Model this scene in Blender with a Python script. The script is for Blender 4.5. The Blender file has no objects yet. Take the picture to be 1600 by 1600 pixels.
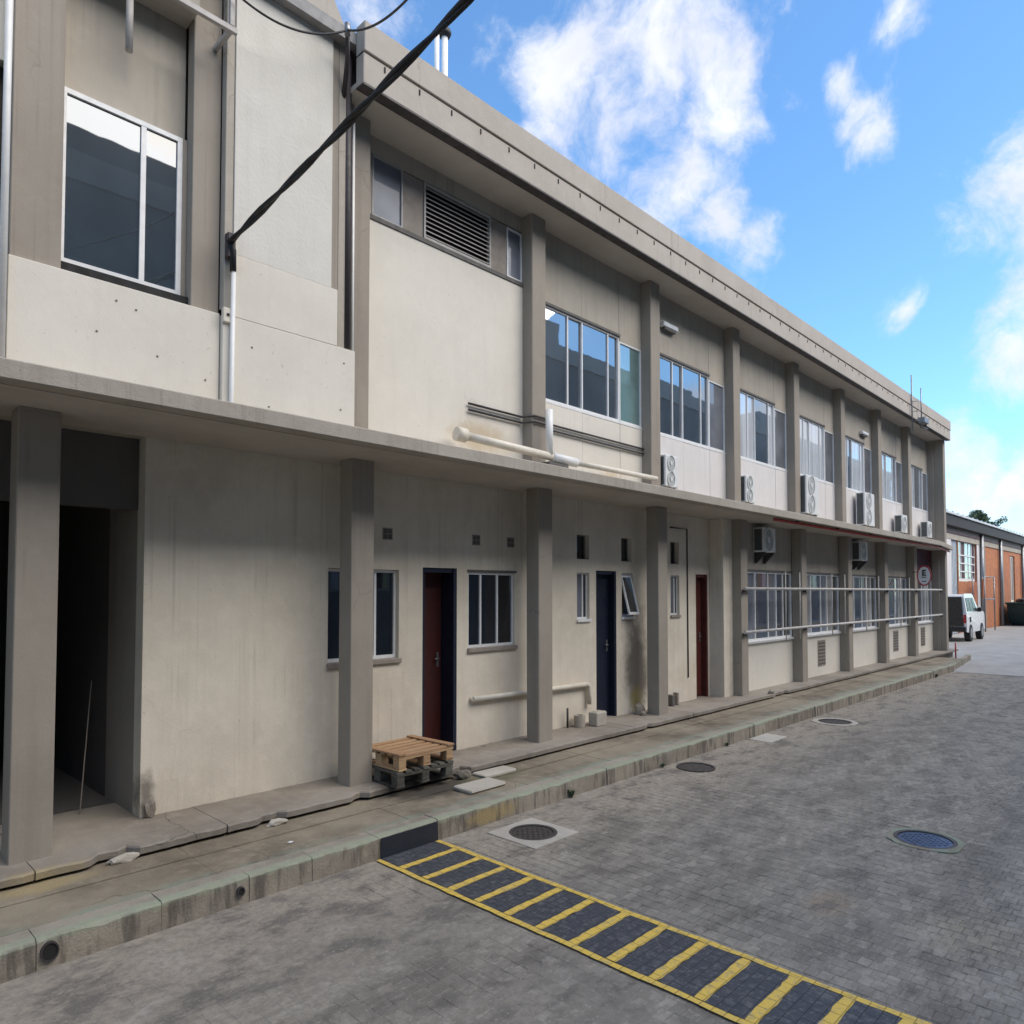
import bpy, bmesh, math, random
from mathutils import Vector, Matrix, noise as mnoise
random.seed(7)
R = math.radians
S = bpy.context.scene
COL = S.collection

# ------------------------------------------------------------------ camera
CAM_H = 2.0
YAW = math.atan2(1071, 1110)
PITCH = R(1.93)
cd = bpy.data.cameras.new('camera'); cam = bpy.data.objects.new('camera', cd); COL.objects.link(cam)
cd.sensor_fit = 'HORIZONTAL'; cd.sensor_width = 36.0; cd.lens = 1110 / 1600 * 36
cd.shift_y = 0.0541; cd.clip_start = 0.05; cd.clip_end = 2000
f0 = Vector((math.cos(YAW), math.sin(YAW), 0)); rgt = Vector((math.sin(YAW), -math.cos(YAW), 0)); up0 = Vector((0, 0, 1))
fwd = f0 * math.cos(PITCH) + up0 * math.sin(PITCH); upv = up0 * math.cos(PITCH) - f0 * math.sin(PITCH)
cam.matrix_world = Matrix(((rgt.x, upv.x, -fwd.x, 0), (rgt.y, upv.y, -fwd.y, 0), (rgt.z, upv.z, -fwd.z, CAM_H), (0, 0, 0, 1)))
S.camera = cam

# ------------------------------------------------------------------ light
SUN_AZ = math.atan2(0.38, -1.0)       # rotation from +Y towards +X of the direction to the sun
SUN_EL = R(41)
SKY_STRENGTH = 0.12
S.view_settings.view_transform = 'Standard'; S.view_settings.look = 'None'
S.view_settings.exposure = 1.16; S.view_settings.gamma = 1.0; S.view_settings.use_curve_mapping = False
W = bpy.data.worlds.new('World'); S.world = W; W.use_nodes = True


class NT:
    def __init__(s, tree): s.t = tree; s.n = tree.nodes; s.l = tree.links
    def node(s, kind, **kw):
        nd = s.n.new(kind)
        for k, v in kw.items(): setattr(nd, k, v)
        return nd
    def put(s, sock, v):
        if isinstance(v, bpy.types.NodeSocket): s.l.new(v, sock)
        elif v is not None: sock.default_value = v
    def math(s, op, a, b=None, c=None, clamp=False):
        nd = s.node('ShaderNodeMath', operation=op, use_clamp=clamp)
        s.put(nd.inputs[0], a); s.put(nd.inputs[1], b); s.put(nd.inputs[2], c)
        return nd.outputs[0]
    def vmath(s, op, a, b=None, scale=None):
        nd = s.node('ShaderNodeVectorMath', operation=op)
        s.put(nd.inputs[0], a); s.put(nd.inputs[1], b)
        if scale is not None: s.put(nd.inputs['Scale'], scale)
        return nd.outputs['Value'] if op in ('LENGTH', 'DISTANCE', 'DOT_PRODUCT') else nd.outputs[0]
    def noise(s, vec, scale, detail=4, rough=0.55, dist=0.0):
        nd = s.node('ShaderNodeTexNoise'); s.put(nd.inputs['Vector'], vec)
        nd.inputs['Scale'].default_value = scale; nd.inputs['Detail'].default_value = detail
        nd.inputs['Roughness'].default_value = rough; nd.inputs['Distortion'].default_value = dist
        return nd.outputs['Fac']
    def ramp(s, v, lo, hi, a=0.0, b=1.0, smooth=True):
        nd = s.node('ShaderNodeMapRange', interpolation_type='SMOOTHSTEP' if smooth else 'LINEAR')
        s.put(nd.inputs[0], v); nd.inputs[1].default_value = lo; nd.inputs[2].default_value = hi
        nd.inputs[3].default_value = a; nd.inputs[4].default_value = b
        return nd.outputs[0]
    def mix(s, fac, a, b, mode='MIX'):
        nd = s.node('ShaderNodeMix', data_type='RGBA', blend_type=mode)
        s.put(nd.inputs[0], fac); s.put(nd.inputs[6], a); s.put(nd.inputs[7], b)
        return nd.outputs[2]
    def mapping(s, vec, scale=(1, 1, 1), loc=(0, 0, 0)):
        nd = s.node('ShaderNodeMapping'); s.put(nd.inputs[0], vec)
        nd.inputs['Scale'].default_value = scale; nd.inputs['Location'].default_value = loc
        return nd.outputs[0]


def c4(c): return (c[0], c[1], c[2], 1.0)


def build_world():
    W.node_tree.nodes.clear(); T = NT(W.node_tree)
    out = T.node('ShaderNodeOutputWorld'); bg = T.node('ShaderNodeBackground')
    sky = T.node('ShaderNodeTexSky', sky_type='NISHITA')
    sky.sun_disc = False; sky.sun_elevation = SUN_EL; sky.sun_rotation = SUN_AZ
    sky.altitude = 0; sky.air_density = 1.0; sky.dust_density = 0.25; sky.ozone_density = 2.0
    d = T.node('ShaderNodeTexCoord').outputs['Generated']
    warp = T.node('ShaderNodeTexNoise'); T.put(warp.inputs['Vector'], d)
    warp.inputs['Scale'].default_value = 5.0; warp.inputs['Detail'].default_value = 5
    w = T.vmath('SCALE', T.vmath('SUBTRACT', warp.outputs['Color'], (0.5, 0.5, 0.5)), scale=0.11)
    dw = T.vmath('ADD', d, w)
    blobs = [((0.675, 0.430, 0.593), 0.135), ((0.665, 0.40, 0.63), 0.10), ((0.625, 0.50, 0.59), 0.085), ((0.73, 0.385, 0.560), 0.095),
             ((0.705, 0.455, 0.54), 0.09), ((0.744, 0.439, 0.500), 0.085), ((0.795, 0.395, 0.455), 0.06), ((0.815, 0.37, 0.44), 0.05),
             ((0.64, 0.56, 0.535), 0.06), ((0.785, 0.262, 0.556), 0.032), ((0.822, 0.241, 0.513), 0.055), ((0.80, 0.255, 0.535), 0.04),
             ((0.913, 0.236, 0.332), 0.035), ((0.90, 0.128, 0.41), 0.10), ((0.918, 0.10, 0.385), 0.09), ((0.940, 0.135, 0.315), 0.085),
             ((0.955, 0.11, 0.25), 0.09), ((0.967, 0.215, 0.165), 0.10), ((0.784, 0.191, 0.60), 0.035), ((0.425, 0.642, 0.645), 0.09),
             ((0.982, 0.12, 0.13), 0.09)]
    field = None
    for c, r in blobs:
        L = T.vmath('DISTANCE', dw, c)
        v = T.ramp(L, 0.0, r * 1.35, 1.0, 0.0)
        field = v if field is None else T.math('MAXIMUM', field, v)
    # the same kind of scattered cumulus goes on outside the frame
    n1 = T.noise(dw, 3.2, 3, 0.5)
    away = T.ramp(T.vmath('DOT_PRODUCT', d, tuple(fwd + upv * 0.1)), 0.62, 0.80, 1.0, 0.0)
    gen = T.math('MULTIPLY', T.ramp(n1, 0.50, 0.66), away)
    field = T.math('MAXIMUM', field, gen)
    fine = T.noise(dw, 8.5, 11, 0.64)
    dens = T.math('ADD', T.math('MULTIPLY', field, 0.95), T.math('MULTIPLY', T.math('SUBTRACT', fine, 0.5), 2.9))
    mask = T.ramp(dens, 0.28, 1.18, 0.0, 0.95)
    shade = T.ramp(T.noise(dw, 8.0, 4, 0.5), 0.35, 0.7)
    cloudc = T.mix(shade, c4((3.4, 3.5, 3.95)), c4((4.2, 4.25, 4.45)))
    tint = T.mix(1.0, sky.outputs[0], c4(SKY_TINT), 'MULTIPLY')
    colr = T.mix(mask, tint, cloudc)
    T.l.new(colr, bg.inputs['Color']); bg.inputs['Strength'].default_value = SKY_STRENGTH
    T.l.new(bg.outputs[0], out.inputs[0])


SKY_TINT = (0.72, 1.0, 1.16)
build_world()
sd = bpy.data.lights.new('sun', 'SUN'); sd.energy = 2.25; sd.angle = R(62); sd.color = (1.0, 0.885, 0.725)   # sun diffused by cloud: no hard shadows
sun = bpy.data.objects.new('sun', sd); COL.objects.link(sun)
sdir = Vector((math.sin(SUN_AZ) * math.cos(SUN_EL), math.cos(SUN_AZ) * math.cos(SUN_EL), math.sin(SUN_EL)))
sun.rotation_euler = sdir.to_track_quat('Z', 'Y').to_euler(); sun.location = (0, -5, 30)

# ------------------------------------------------------------------ materials
MATS = {}


def new_mat(name):
    m = bpy.data.materials.new(name); m.use_nodes = True; m.node_tree.nodes.clear()
    T = NT(m.node_tree); out = T.node('ShaderNodeOutputMaterial'); p = T.node('ShaderNodeBsdfPrincipled')
    T.l.new(p.outputs[0], out.inputs[0]); MATS[name] = m
    return m, T, p, out


def bump(T, p, h, strength=0.3, dist=0.01):
    b = T.node('ShaderNodeBump'); b.inputs['Strength'].default_value = strength; b.inputs['Distance'].default_value = dist
    T.put(b.inputs['Height'], h); T.l.new(b.outputs[0], p.inputs['Normal'])


def pos(T): return T.node('ShaderNodeNewGeometry').outputs['Position']


def nz(T, P, sc):
    n = T.node('ShaderNodeTexNoise'); T.put(n.inputs['Vector'], P); n.inputs['Scale'].default_value = sc; n.inputs['Detail'].default_value = 4
    return n.outputs['Color']


def surf(name, base, dirt=None, rough=0.85, var=0.12, streak=0.0, speck=0.0, bumpv=0.25, scale=1.0, spec=0.3, extra=None, drip=0.0, crack=0.0):
    """painted / cementitious surface: blotches, vertical streaks, specks, fine relief"""
    m, T, p, out = new_mat(name)
    P = pos(T); dirt = dirt or tuple(x * 0.55 for x in base)
    big = T.ramp(T.noise(P, 1.3 * scale, 5, 0.6), 0.3, 0.75)
    mid = T.noise(P, 7 * scale, 6, 0.65)
    col = T.mix(T.math('MULTIPLY', big, var * 1.6), c4(base), c4(dirt))
    col = T.mix(T.math('MULTIPLY', T.ramp(mid, 0.45, 0.75), var), col, c4(tuple(min(1, x * 1.18) for x in base)))
    if streak:
        st = T.noise(T.mapping(P, (9, 9, 0.55)), 1.0, 5, 0.6)
        col = T.mix(T.math('MULTIPLY', T.ramp(st, 0.48, 0.78), streak), col, c4(dirt))
    if speck:
        sp = T.ramp(T.noise(P, 26, 2, 0.5), 0.70, 0.76)
        col = T.mix(T.math('MULTIPLY', sp, speck), col, c4(tuple(x * 0.35 for x in base)))
    if drip:
        d1 = T.ramp(T.noise(T.mapping(P, (26, 26, 0.22)), 1.0, 3, 0.55), 0.54, 0.70)
        d2 = T.ramp(T.noise(P, 0.9, 4, 0.6), 0.42, 0.58)
        col = T.mix(T.math('MULTIPLY', T.math('MULTIPLY', d1, d2), drip), col, c4(tuple(x * 0.5 for x in dirt)))
    if crack:
        vo = T.node('ShaderNodeTexVoronoi', feature='DISTANCE_TO_EDGE'); vo.inputs['Scale'].default_value = 0.8
        T.put(vo.inputs['Vector'], T.vmath('ADD', P, T.vmath('SCALE', T.vmath('MULTIPLY', (1, 1, 1), nz(T, P, 3.0)), scale=0.35)))
        ck = T.math('MULTIPLY', T.ramp(vo.outputs['Distance'], 0.0, 0.006, 1.0, 0.0), T.ramp(T.noise(P, 0.7, 2), 0.5, 0.6))
        col = T.mix(T.math('MULTIPLY', ck, crack), col, c4(tuple(x * 0.3 for x in base)))
    if extra: col = extra(T, P, col)
    T.l.new(col, p.inputs['Base Color'])
    p.inputs['Roughness'].default_value = rough; p.inputs['Specular IOR Level'].default_value = spec
    if bumpv:
        h = T.math('ADD', T.noise(P, 60 * scale, 4, 0.6), T.math('MULTIPLY', mid, 1.5))
        bump(T, p, h, bumpv, 0.006)
    return m


def plain(name, base, rough=0.5, metal=0.0, spec=0.5, var=0.12, scale=12):
    m, T, p, out = new_mat(name)
    n = T.noise(pos(T), scale, 5, 0.6)
    T.l.new(T.mix(T.ramp(n, 0.35, 0.75, 0, var * 3), c4(base), c4(tuple(x * 0.6 for x in base))), p.inputs['Base Color'])
    T.l.new(T.ramp(n, 0.3, 0.7, max(0.02, rough - 0.1), min(1, rough + 0.1)), p.inputs['Roughness'])
    p.inputs['Metallic'].default_value = metal; p.inputs['Specular IOR Level'].default_value = spec
    return m


def stain(T, P, col, cx, cz, sx, sz, color, amount, nscale=5):
    """a stain with an outline of its own, centred at X=cx Z=cz"""
    wv = T.vmath('ADD', P, T.vmath('SCALE', T.vmath('SUBTRACT', T.node('ShaderNodeTexNoise').outputs['Color'], (0.5, 0.5, 0.5)), scale=0.0))
    q = T.mapping(P, (1 / sx, 0, 1 / sz), (-cx / sx, 0, -cz / sz))
    L = T.vmath('LENGTH', q)
    n = T.noise(P, nscale, 5, 0.65)
    k = T.ramp(T.math('ADD', L, T.math('MULTIPLY', T.math('SUBTRACT', n, 0.5), 1.3)), 0.35, 1.15, amount, 0.0)
    return T.mix(k, col, c4(color))


def ground_stain(T, P, col, cx, cy, sx, sy, color, amount, nscale=5):
    q = T.mapping(P, (1 / sx, 1 / sy, 0), (-cx / sx, -cy / sy, 0))
    n = T.noise(P, nscale, 5, 0.65)
    k = T.ramp(T.math('ADD', T.vmath('LENGTH', q), T.math('MULTIPLY', T.math('SUBTRACT', n, 0.5), 1.3)), 0.35, 1.15, amount, 0.0)
    return T.mix(k, col, c4(color))


def wall_extra(T, P, col):
    col = stain(T, P, col, 8.76, 1.00, 0.36, 0.95, (0.09, 0.075, 0.06), 0.85, 2.2)
    col = stain(T, P, col, 8.72, 0.45, 0.20, 0.22, (0.30, 0.24, 0.07), 0.7, 6)
    col = stain(T, P, col, 2.04, 0.42, 0.07, 0.20, (0.20, 0.18, 0.15), 0.9, 9)
    col = stain(T, P, col, 9.75, 0.36, 0.35, 0.13, (0.62, 0.60, 0.55), 0.6, 6)
    return col


def board_extra(T, P, col):
    col = stain(T, P, col, 5.45, 3.72, 0.55, 0.22, (0.48, 0.36, 0.20), 0.6, 5)
    col = stain(T, P, col, 7.9, 3.50, 0.55, 0.14, (0.55, 0.38, 0.20), 0.6, 5)
    return col


surf('wall_cream', (0.74, 0.67, 0.555), (0.45, 0.39, 0.305), var=0.28, streak=0.2, speck=0.35, bumpv=0.35, extra=wall_extra, drip=0.22, crack=0.12)
surf('panel_white', (0.735, 0.69, 0.605), (0.50, 0.46, 0.39), var=0.16, streak=0.16, speck=0.25, bumpv=0.18, extra=board_extra, crack=0.15)
surf('panel_pale', (0.72, 0.69, 0.67), (0.48, 0.44, 0.40), var=0.15, streak=0.2, speck=0.1, bumpv=0.1)
surf('rough_white', (0.68, 0.65, 0.585), (0.43, 0.40, 0.34), var=0.2, streak=0.2, speck=0.1, bumpv=0.5, scale=0.6)
surf('column_grey', (0.340, 0.299, 0.250), (0.215, 0.185, 0.150), var=0.22, streak=0.3, speck=0.2, bumpv=0.3, drip=0.22, crack=0.3)
surf('panel_taupe', (0.45, 0.405, 0.335), (0.28, 0.24, 0.20), var=0.25, streak=0.4, bumpv=0.15, drip=0.22, crack=0.3)
surf('fascia_concrete', (0.46, 0.415, 0.362), (0.32, 0.28, 0.235), var=0.25, streak=0.12, speck=0.25, bumpv=0.4, drip=0.22, crack=0.3)
surf('slab_concrete', (0.45, 0.408, 0.345), (0.28, 0.245, 0.195), var=0.3, streak=0.35, speck=0.4, bumpv=0.45, drip=0.22, crack=0.3)
surf('soffit', (0.50, 0.46, 0.40), (0.36, 0.31, 0.25), var=0.3, bumpv=0.2)
surf('passage_shade', (0.13, 0.12, 0.11), (0.07, 0.065, 0.06), var=0.2, streak=0.2)  # colour darkened to paint in the darkness deep inside the passage


def landing_extra(T, P, col):
    col = ground_stain(T, P, col, 4.3, 5.15, 0.65, 0.3, (0.05, 0.043, 0.035), 0.85, 5)
    col = ground_stain(T, P, col, 4.95, 5.05, 0.5, 0.2, (0.10, 0.10, 0.05), 0.6, 6)
    col = ground_stain(T, P, col, 1.2, 5.2, 0.35, 0.12, (0.42, 0.33, 0.16), 0.55, 7)
    # moss and washed-out green paint near the kerb line
    y = T.node('ShaderNodeSeparateXYZ'); T.l.new(P, y.inputs[0])
    k = T.math('MULTIPLY', T.ramp(y.outputs[1], 4.60, 4.76, 0.75, 0.0), T.ramp(T.noise(P, 4.0, 5, 0.6), 0.35, 0.6))
    return T.mix(k, col, c4((0.24, 0.30, 0.23)))


surf('landing', (0.32, 0.285, 0.24), (0.15, 0.125, 0.10), var=0.45, speck=0.4, bumpv=0.7, crack=0.8, extra=landing_extra)
surf('apron', (0.295, 0.25, 0.183), (0.13, 0.105, 0.075), var=0.6, streak=0.0, drip=0.0, speck=0.45, bumpv=0.8, crack=0.8, extra=landing_extra)


def kerb_extra(T, P, col):
    s = T.node('ShaderNodeSeparateXYZ'); T.l.new(P, s.inputs[0])
    h = T.math('ADD', s.outputs[2], T.math('MULTIPLY', T.math('SUBTRACT', T.noise(P, 9, 5, 0.65), 0.5), 0.10))
    k = T.math('MULTIPLY', T.ramp(h, 0.120, 0.155), T.ramp(T.noise(P, 3, 4, 0.6), 0.20, 0.42, 0.55, 1.0))
    k = T.math('MULTIPLY', k, T.ramp(s.outputs[1], 4.49, 4.545, 1.0, 0.12))
    col = T.mix(k, col, c4((0.325, 0.335, 0.245)))
    col = stain(T, P, col, 4.35, 0.07, 0.36, 0.09, (0.40, 0.30, 0.13), 0.75, 8)
    drk = T.math('MULTIPLY', T.ramp(T.noise(T.mapping(P, (14, 14, 2)), 1, 4, 0.6), 0.46, 0.66), 0.75)
    drk = T.math('MULTIPLY', drk, T.ramp(s.outputs[2], 0.135, 0.16, 1.0, 0.15))
    return T.mix(drk, col, c4((0.10, 0.085, 0.07)))


surf('kerb', (0.36, 0.315, 0.25), (0.17, 0.14, 0.11), var=0.55, speck=0.4, bumpv=0.8, extra=kerb_extra)
surf('kerb_navy', (0.022, 0.026, 0.04), (0.05, 0.05, 0.05), var=0.3, rough=0.5, bumpv=0.3)
surf('concrete_pale', (0.50, 0.46, 0.39), (0.30, 0.26, 0.21), var=0.35, speck=0.4, bumpv=0.6)
surf('concrete_yard', (0.40, 0.38, 0.35), (0.26, 0.245, 0.22), var=0.4, speck=0.2, bumpv=0.4)
def sand_extra(T, P, col):
    s = T.node('ShaderNodeSeparateXYZ'); T.l.new(P, s.inputs[0])
    silt = T.math('MULTIPLY', T.ramp(T.math('ADD', s.outputs[1], T.math('MULTIPLY', T.noise(P, 1.4, 4, 0.6), 1.4)), 3.7, 4.9), 0.85)
    near = T.ramp(T.math('ADD', s.outputs[0], T.math('MULTIPLY', T.noise(P, 0.8, 3, 0.6), 3.0)), 2.2, 5.6, 0.62, 0.0)
    return T.mix(T.math('MAXIMUM', silt, near), col, c4((0.36, 0.308, 0.238)))


surf('joint_sand', (0.185, 0.165, 0.138), (0.07, 0.063, 0.055), var=0.4, bumpv=0.5, extra=sand_extra)
surf('ground_far', (0.40, 0.38, 0.35), (0.25, 0.23, 0.2), var=0.4, bumpv=0.3, scale=0.3)


def dirt_film(T, P, col):
    mott = T.noise(T.mapping(P, (2.2, 3.6, 3)), 1.0, 9, 0.74)
    col = T.mix(T.ramp(mott, 0.48, 0.62, 0.0, 0.85), col, c4((0.122, 0.109, 0.095)))
    col = T.mix(T.ramp(mott, 0.47, 0.33, 0.0, 0.65), col, c4((0.40, 0.365, 0.315)))
    grime = T.ramp(T.noise(P, 18, 6, 0.75), 0.42, 0.60)
    col = T.mix(T.math('MULTIPLY', grime, 0.55), col, c4((0.185, 0.165, 0.138)))
    fleck = T.ramp(T.noise(P, 42, 3, 0.6), 0.60, 0.70)
    col = T.mix(T.math('MULTIPLY', fleck, 0.5), col, c4((0.40, 0.375, 0.335)))
    return col


def paver_mat():
    m, T, p, out = new_mat('paver')
    g = T.node('ShaderNodeNewGeometry'); P = g.outputs['Position']
    oi = T.node('ShaderNodeObjectInfo')
    rnd = T.math('FRACT', T.math('ADD', g.outputs['Random Per Island'], oi.outputs['Random']))
    # old setts: worn pale crowns, dark soaked ones, all under a film of dust
    base = T.mix(T.math('POWER', rnd, 1.4), c4((0.205, 0.187, 0.163)), c4((0.350, 0.319, 0.275)))
    s = T.node('ShaderNodeSeparateXYZ'); T.l.new(P, s.inputs[0])
    # long drifts in the driving direction
    lane = T.ramp(T.noise(T.mapping(P, (0.30, 1.35, 1)), 1.0, 5, 0.62), 0.38, 0.66)
    col = T.mix(T.math('MULTIPLY', lane, 0.45), base, c4((0.150, 0.140, 0.127)))
    dust = T.ramp(T.noise(P, 0.9, 7, 0.68), 0.44, 0.64)
    col = T.mix(T.math('MULTIPLY', dust, 0.55), col, c4((0.315, 0.292, 0.258)))
    silt = T.math('MULTIPLY', T.ramp(T.math('ADD', s.outputs[1], T.math('MULTIPLY', T.noise(P, 1.4, 4, 0.6), 1.4)), 3.7, 4.9), 0.85)
    near = T.ramp(T.math('ADD', s.outputs[0], T.math('MULTIPLY', T.noise(P, 0.8, 3, 0.6), 3.0)), 2.2, 5.6, 0.70, 0.0)
    col = T.mix(T.math('MAXIMUM', silt, near), col, c4((0.355, 0.308, 0.243)))
    col = ground_stain(T, P, col, 4.75, 1.75, 0.28, 0.16, (0.34, 0.25, 0.17), 0.65, 5)
    col = ground_stain(T, P, col, 4.9, 1.0, 0.5, 0.35, (0.33, 0.28, 0.21), 0.6, 4)
    for (a, b, c, d, e) in ((4.9, 3.55, 0.55, 0.22, 0.55), (2.3, 2.9, 0.45, 0.3, 0.5), (5.9, 1.15, 0.5, 0.2, 0.5), (7.6, 2.6, 0.7, 0.25, 0.4), (3.0, 1.4, 0.3, 0.3, 0.45), (9.5, 3.2, 1.2, 0.3, 0.35)):
        col = ground_stain(T, P, col, a, b, c, d, (0.085, 0.077, 0.068), e, 3.5)
    col = dirt_film(T, P, col)
    gr = T.noise(P, 120, 3, 0.7)
    col = T.mix(T.math('MULTIPLY', T.ramp(gr, 0.5, 0.7), 0.25), col, c4((0.38, 0.36, 0.325)))
    col = T.mix(1.0, col, c4((1.0, 0.98, 0.94)), 'MULTIPLY')
    T.l.new(col, p.inputs['Base Color'])
    p.inputs['Roughness'].default_value = 0.78; p.inputs['Specular IOR Level'].default_value = 0.4
    bump(T, p, T.math('ADD', gr, T.math('MULTIPLY', T.noise(P, 30, 4), 1.5)), 0.5, 0.004)



paver_mat()


def silt_mat():
    m, T, p, out = new_mat('silt'); P = pos(T)
    col = sand_extra(T, P, T.mix(T.noise(P, 3, 4), c4((0.205, 0.182, 0.150)), c4((0.27, 0.238, 0.195))))
    col = dirt_film(T, P, col)
    gr = T.noise(P, 140, 4, 0.7)
    T.l.new(T.mix(T.ramp(gr, 0.5, 0.7, 0, 0.3), col, c4((0.38, 0.345, 0.29))), p.inputs['Base Color'])
    p.inputs['Roughness'].default_value = 0.92; p.inputs['Specular IOR Level'].default_value = 0.2
    bump(T, p, gr, 0.5, 0.004)


silt_mat()


def paint_mat(name, base, worn, amount):
    m, T, p, out = new_mat(name); P = pos(T)
    k = T.math('MAXIMUM', T.ramp(T.noise(P, 24, 7, 0.78), 0.50, 0.62, 0.0, amount), T.ramp(T.noise(P, 4.5, 6, 0.7), 0.55, 0.72, 0.0, amount))
    # block pattern of the paving telegraphing through the paint
    v = T.node('ShaderNodeTexBrick'); T.put(v.inputs['Vector'], T.mapping(P, (1, 1, 1)))
    v.inputs['Scale'].default_value = 1.0; v.inputs['Brick Width'].default_value = 0.098; v.inputs['Row Height'].default_value = 0.066
    v.inputs['Mortar Size'].default_value = 0.004; v.inputs['Mortar Smooth'].default_value = 0.6
    col = T.mix(k, c4(base), c4(worn))
    col = T.mix(T.math('MULTIPLY', v.outputs['Fac'], 0.7), col, c4(tuple(x * 0.4 for x in base)))
    T.l.new(col, p.inputs['Base Color']); p.inputs['Roughness'].default_value = 0.6; p.inputs['Specular IOR Level'].default_value = 0.4
    bump(T, p, T.math('SUBTRACT', T.noise(P, 60, 4), v.outputs['Fac']), 0.5, 0.006)


paint_mat('paint_yellow', (0.74, 0.50, 0.09), (0.36, 0.30, 0.19), 0.6)
paint_mat('paint_slate', (0.058, 0.060, 0.068), (0.15, 0.145, 0.14), 0.75)


def glass_mat(name, deep, refl, blind=None):
    """window glass as seen from outside by day: dark (or curtained) depth under a mirror coat"""
    m, T, p, out = new_mat(name); P = pos(T)
    if blind:
        wv = T.ramp(T.noise(T.mapping(P, (22, 22, 0.3)), 1.0, 3, 0.5), 0.35, 0.65)
        T.l.new(T.mix(wv, c4(tuple(x * 0.72 for x in blind)), c4(blind)), p.inputs['Base Color'])
    else:
        n = T.ramp(T.noise(P, 1.5, 3, 0.5), 0.3, 0.7)
        T.l.new(T.mix(n, c4(deep), c4(tuple(x * 1.8 for x in deep))), p.inputs['Base Color'])
    p.inputs['Roughness'].default_value = 0.25; p.inputs['Specular IOR Level'].default_value = 0.1
    g = T.node('ShaderNodeBsdfGlossy'); g.inputs['Roughness'].default_value = 0.015; g.inputs['Color'].default_value = (0.90, 0.91, 0.92, 1)
    b = T.node('ShaderNodeBump'); b.inputs['Strength'].default_value = 0.02; b.inputs['Distance'].default_value = 0.02
    T.put(b.inputs['Height'], T.noise(P, 2.5, 2)); T.l.new(b.outputs[0], g.inputs['Normal'])
    fr = T.node('ShaderNodeFresnel'); fr.inputs['IOR'].default_value = 1.5
    fac = T.math('ADD', T.math('MULTIPLY', fr.outputs[0], 1.0), refl, clamp=True)
    mx = T.node('ShaderNodeMixShader'); T.l.new(fac, mx.inputs[0]); T.l.new(p.outputs[0], mx.inputs[1]); T.l.new(g.outputs[0], mx.inputs[2])
    T.l.new(mx.outputs[0], out.inputs[0])


glass_mat('glass_film', (0.036, 0.042, 0.048), 0.25)
glass_mat('glass_left', (0.022, 0.030, 0.038), 0.10)
glass_mat('glass_green', (0.10, 0.17, 0.17), 0.22)
glass_mat('glass_dark', (0.010, 0.012, 0.016), 0.05)
glass_mat('glass_blind', (0, 0, 0), 0.14, (0.66, 0.68, 0.70))
glass_mat('glass_grey', (0.12, 0.128, 0.145), 0.05)
glass_mat('glass_frost', (0.13, 0.14, 0.165), -0.035)
glass_mat('glass_pale', (0.22, 0.215, 0.21), 0.08)
glass_mat('glass_low', (0.05, 0.052, 0.058), 0.16)
plain('frame_white', (0.78, 0.78, 0.77), 0.45, var=0.08)
plain('frame_grey', (0.36, 0.35, 0.34), 0.5)
plain('sill_dark', (0.12, 0.11, 0.10), 0.7)
plain('black_gap', (0.02, 0.02, 0.02), 0.9)
plain('door_red', (0.062, 0.012, 0.010), 0.55, var=0.2, scale=5)
plain('door_rust', (0.105, 0.022, 0.016), 0.6, var=0.2, scale=5)
plain('door_navy', (0.010, 0.014, 0.032), 0.5)
plain('vent_grey', (0.30, 0.26, 0.22), 0.8)
plain('louvre', (0.45, 0.42, 0.39), 0.6)
plain('pvc_white', (0.80, 0.79, 0.76), 0.4, var=0.1, scale=6)
plain('pvc_cream', (0.76, 0.70, 0.59), 0.5, var=0.15, scale=5)
plain('cable_black', (0.012, 0.012, 0.014), 0.6)
plain('pipe_dark', (0.055, 0.045, 0.045), 0.6)
plain('rail_paint', (0.60, 0.57, 0.53), 0.5, var=0.2, scale=8)
plain('pipe_red', (0.40, 0.055, 0.045), 0.5, var=0.25, scale=5)
plain('ac_white', (0.74, 0.74, 0.72), 0.45, var=0.1)
plain('ac_grille', (0.10, 0.105, 0.10), 0.6)
plain('ac_blade', (0.50, 0.51, 0.50), 0.6)
plain('ac_fan', (0.40, 0.42, 0.40), 0.6)
plain('metal_grey', (0.28, 0.29, 0.30), 0.45, metal=0.7)
plain('iron', (0.10, 0.085, 0.075), 0.6, metal=0.4, var=0.25, scale=20)
plain('iron_blue', (0.10, 0.125, 0.20), 0.38, metal=0.5, var=0.25, scale=14)
plain('maroon', (0.075, 0.018, 0.022), 0.6)
plain('sign_white', (0.86, 0.84, 0.82), 0.4, var=0.05)
plain('sign_red', (0.45, 0.03, 0.035), 0.4)
plain('sign_black', (0.02, 0.02, 0.02), 0.5)
plain('car_white', (0.80, 0.80, 0.80), 0.2, var=0.03)
plain('car_dark', (0.018, 0.016, 0.016), 0.3)
plain('car_black', (0.02, 0.02, 0.02), 0.7)
plain('tyre', (0.022, 0.022, 0.022), 0.85)
plain('rim', (0.45, 0.45, 0.46), 0.35, metal=0.8)
plain('lamp_red', (0.40, 0.02, 0.02), 0.25)
plain('lamp_clear', (0.75, 0.75, 0.72), 0.15)
plain('skip_green', (0.018, 0.045, 0.042), 0.6, var=0.25, scale=4)
plain('roof_metal', (0.62, 0.63, 0.64), 0.5, metal=0.2, var=0.15, scale=2)
plain('gutter_shadow', (0.022, 0.018, 0.018), 0.7)  # black takes in the shadow band at the eaves as colour
plain('roof_grey', (0.30, 0.29, 0.28), 0.8)
plain('opp_wall', (0.115, 0.125, 0.14), 0.8, var=0.1, scale=1)
plain('opp_band', (0.28, 0.28, 0.28), 0.8, var=0.1, scale=1)
plain('steel_door', (0.50, 0.54, 0.58), 0.5, var=0.15, scale=3)
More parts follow.
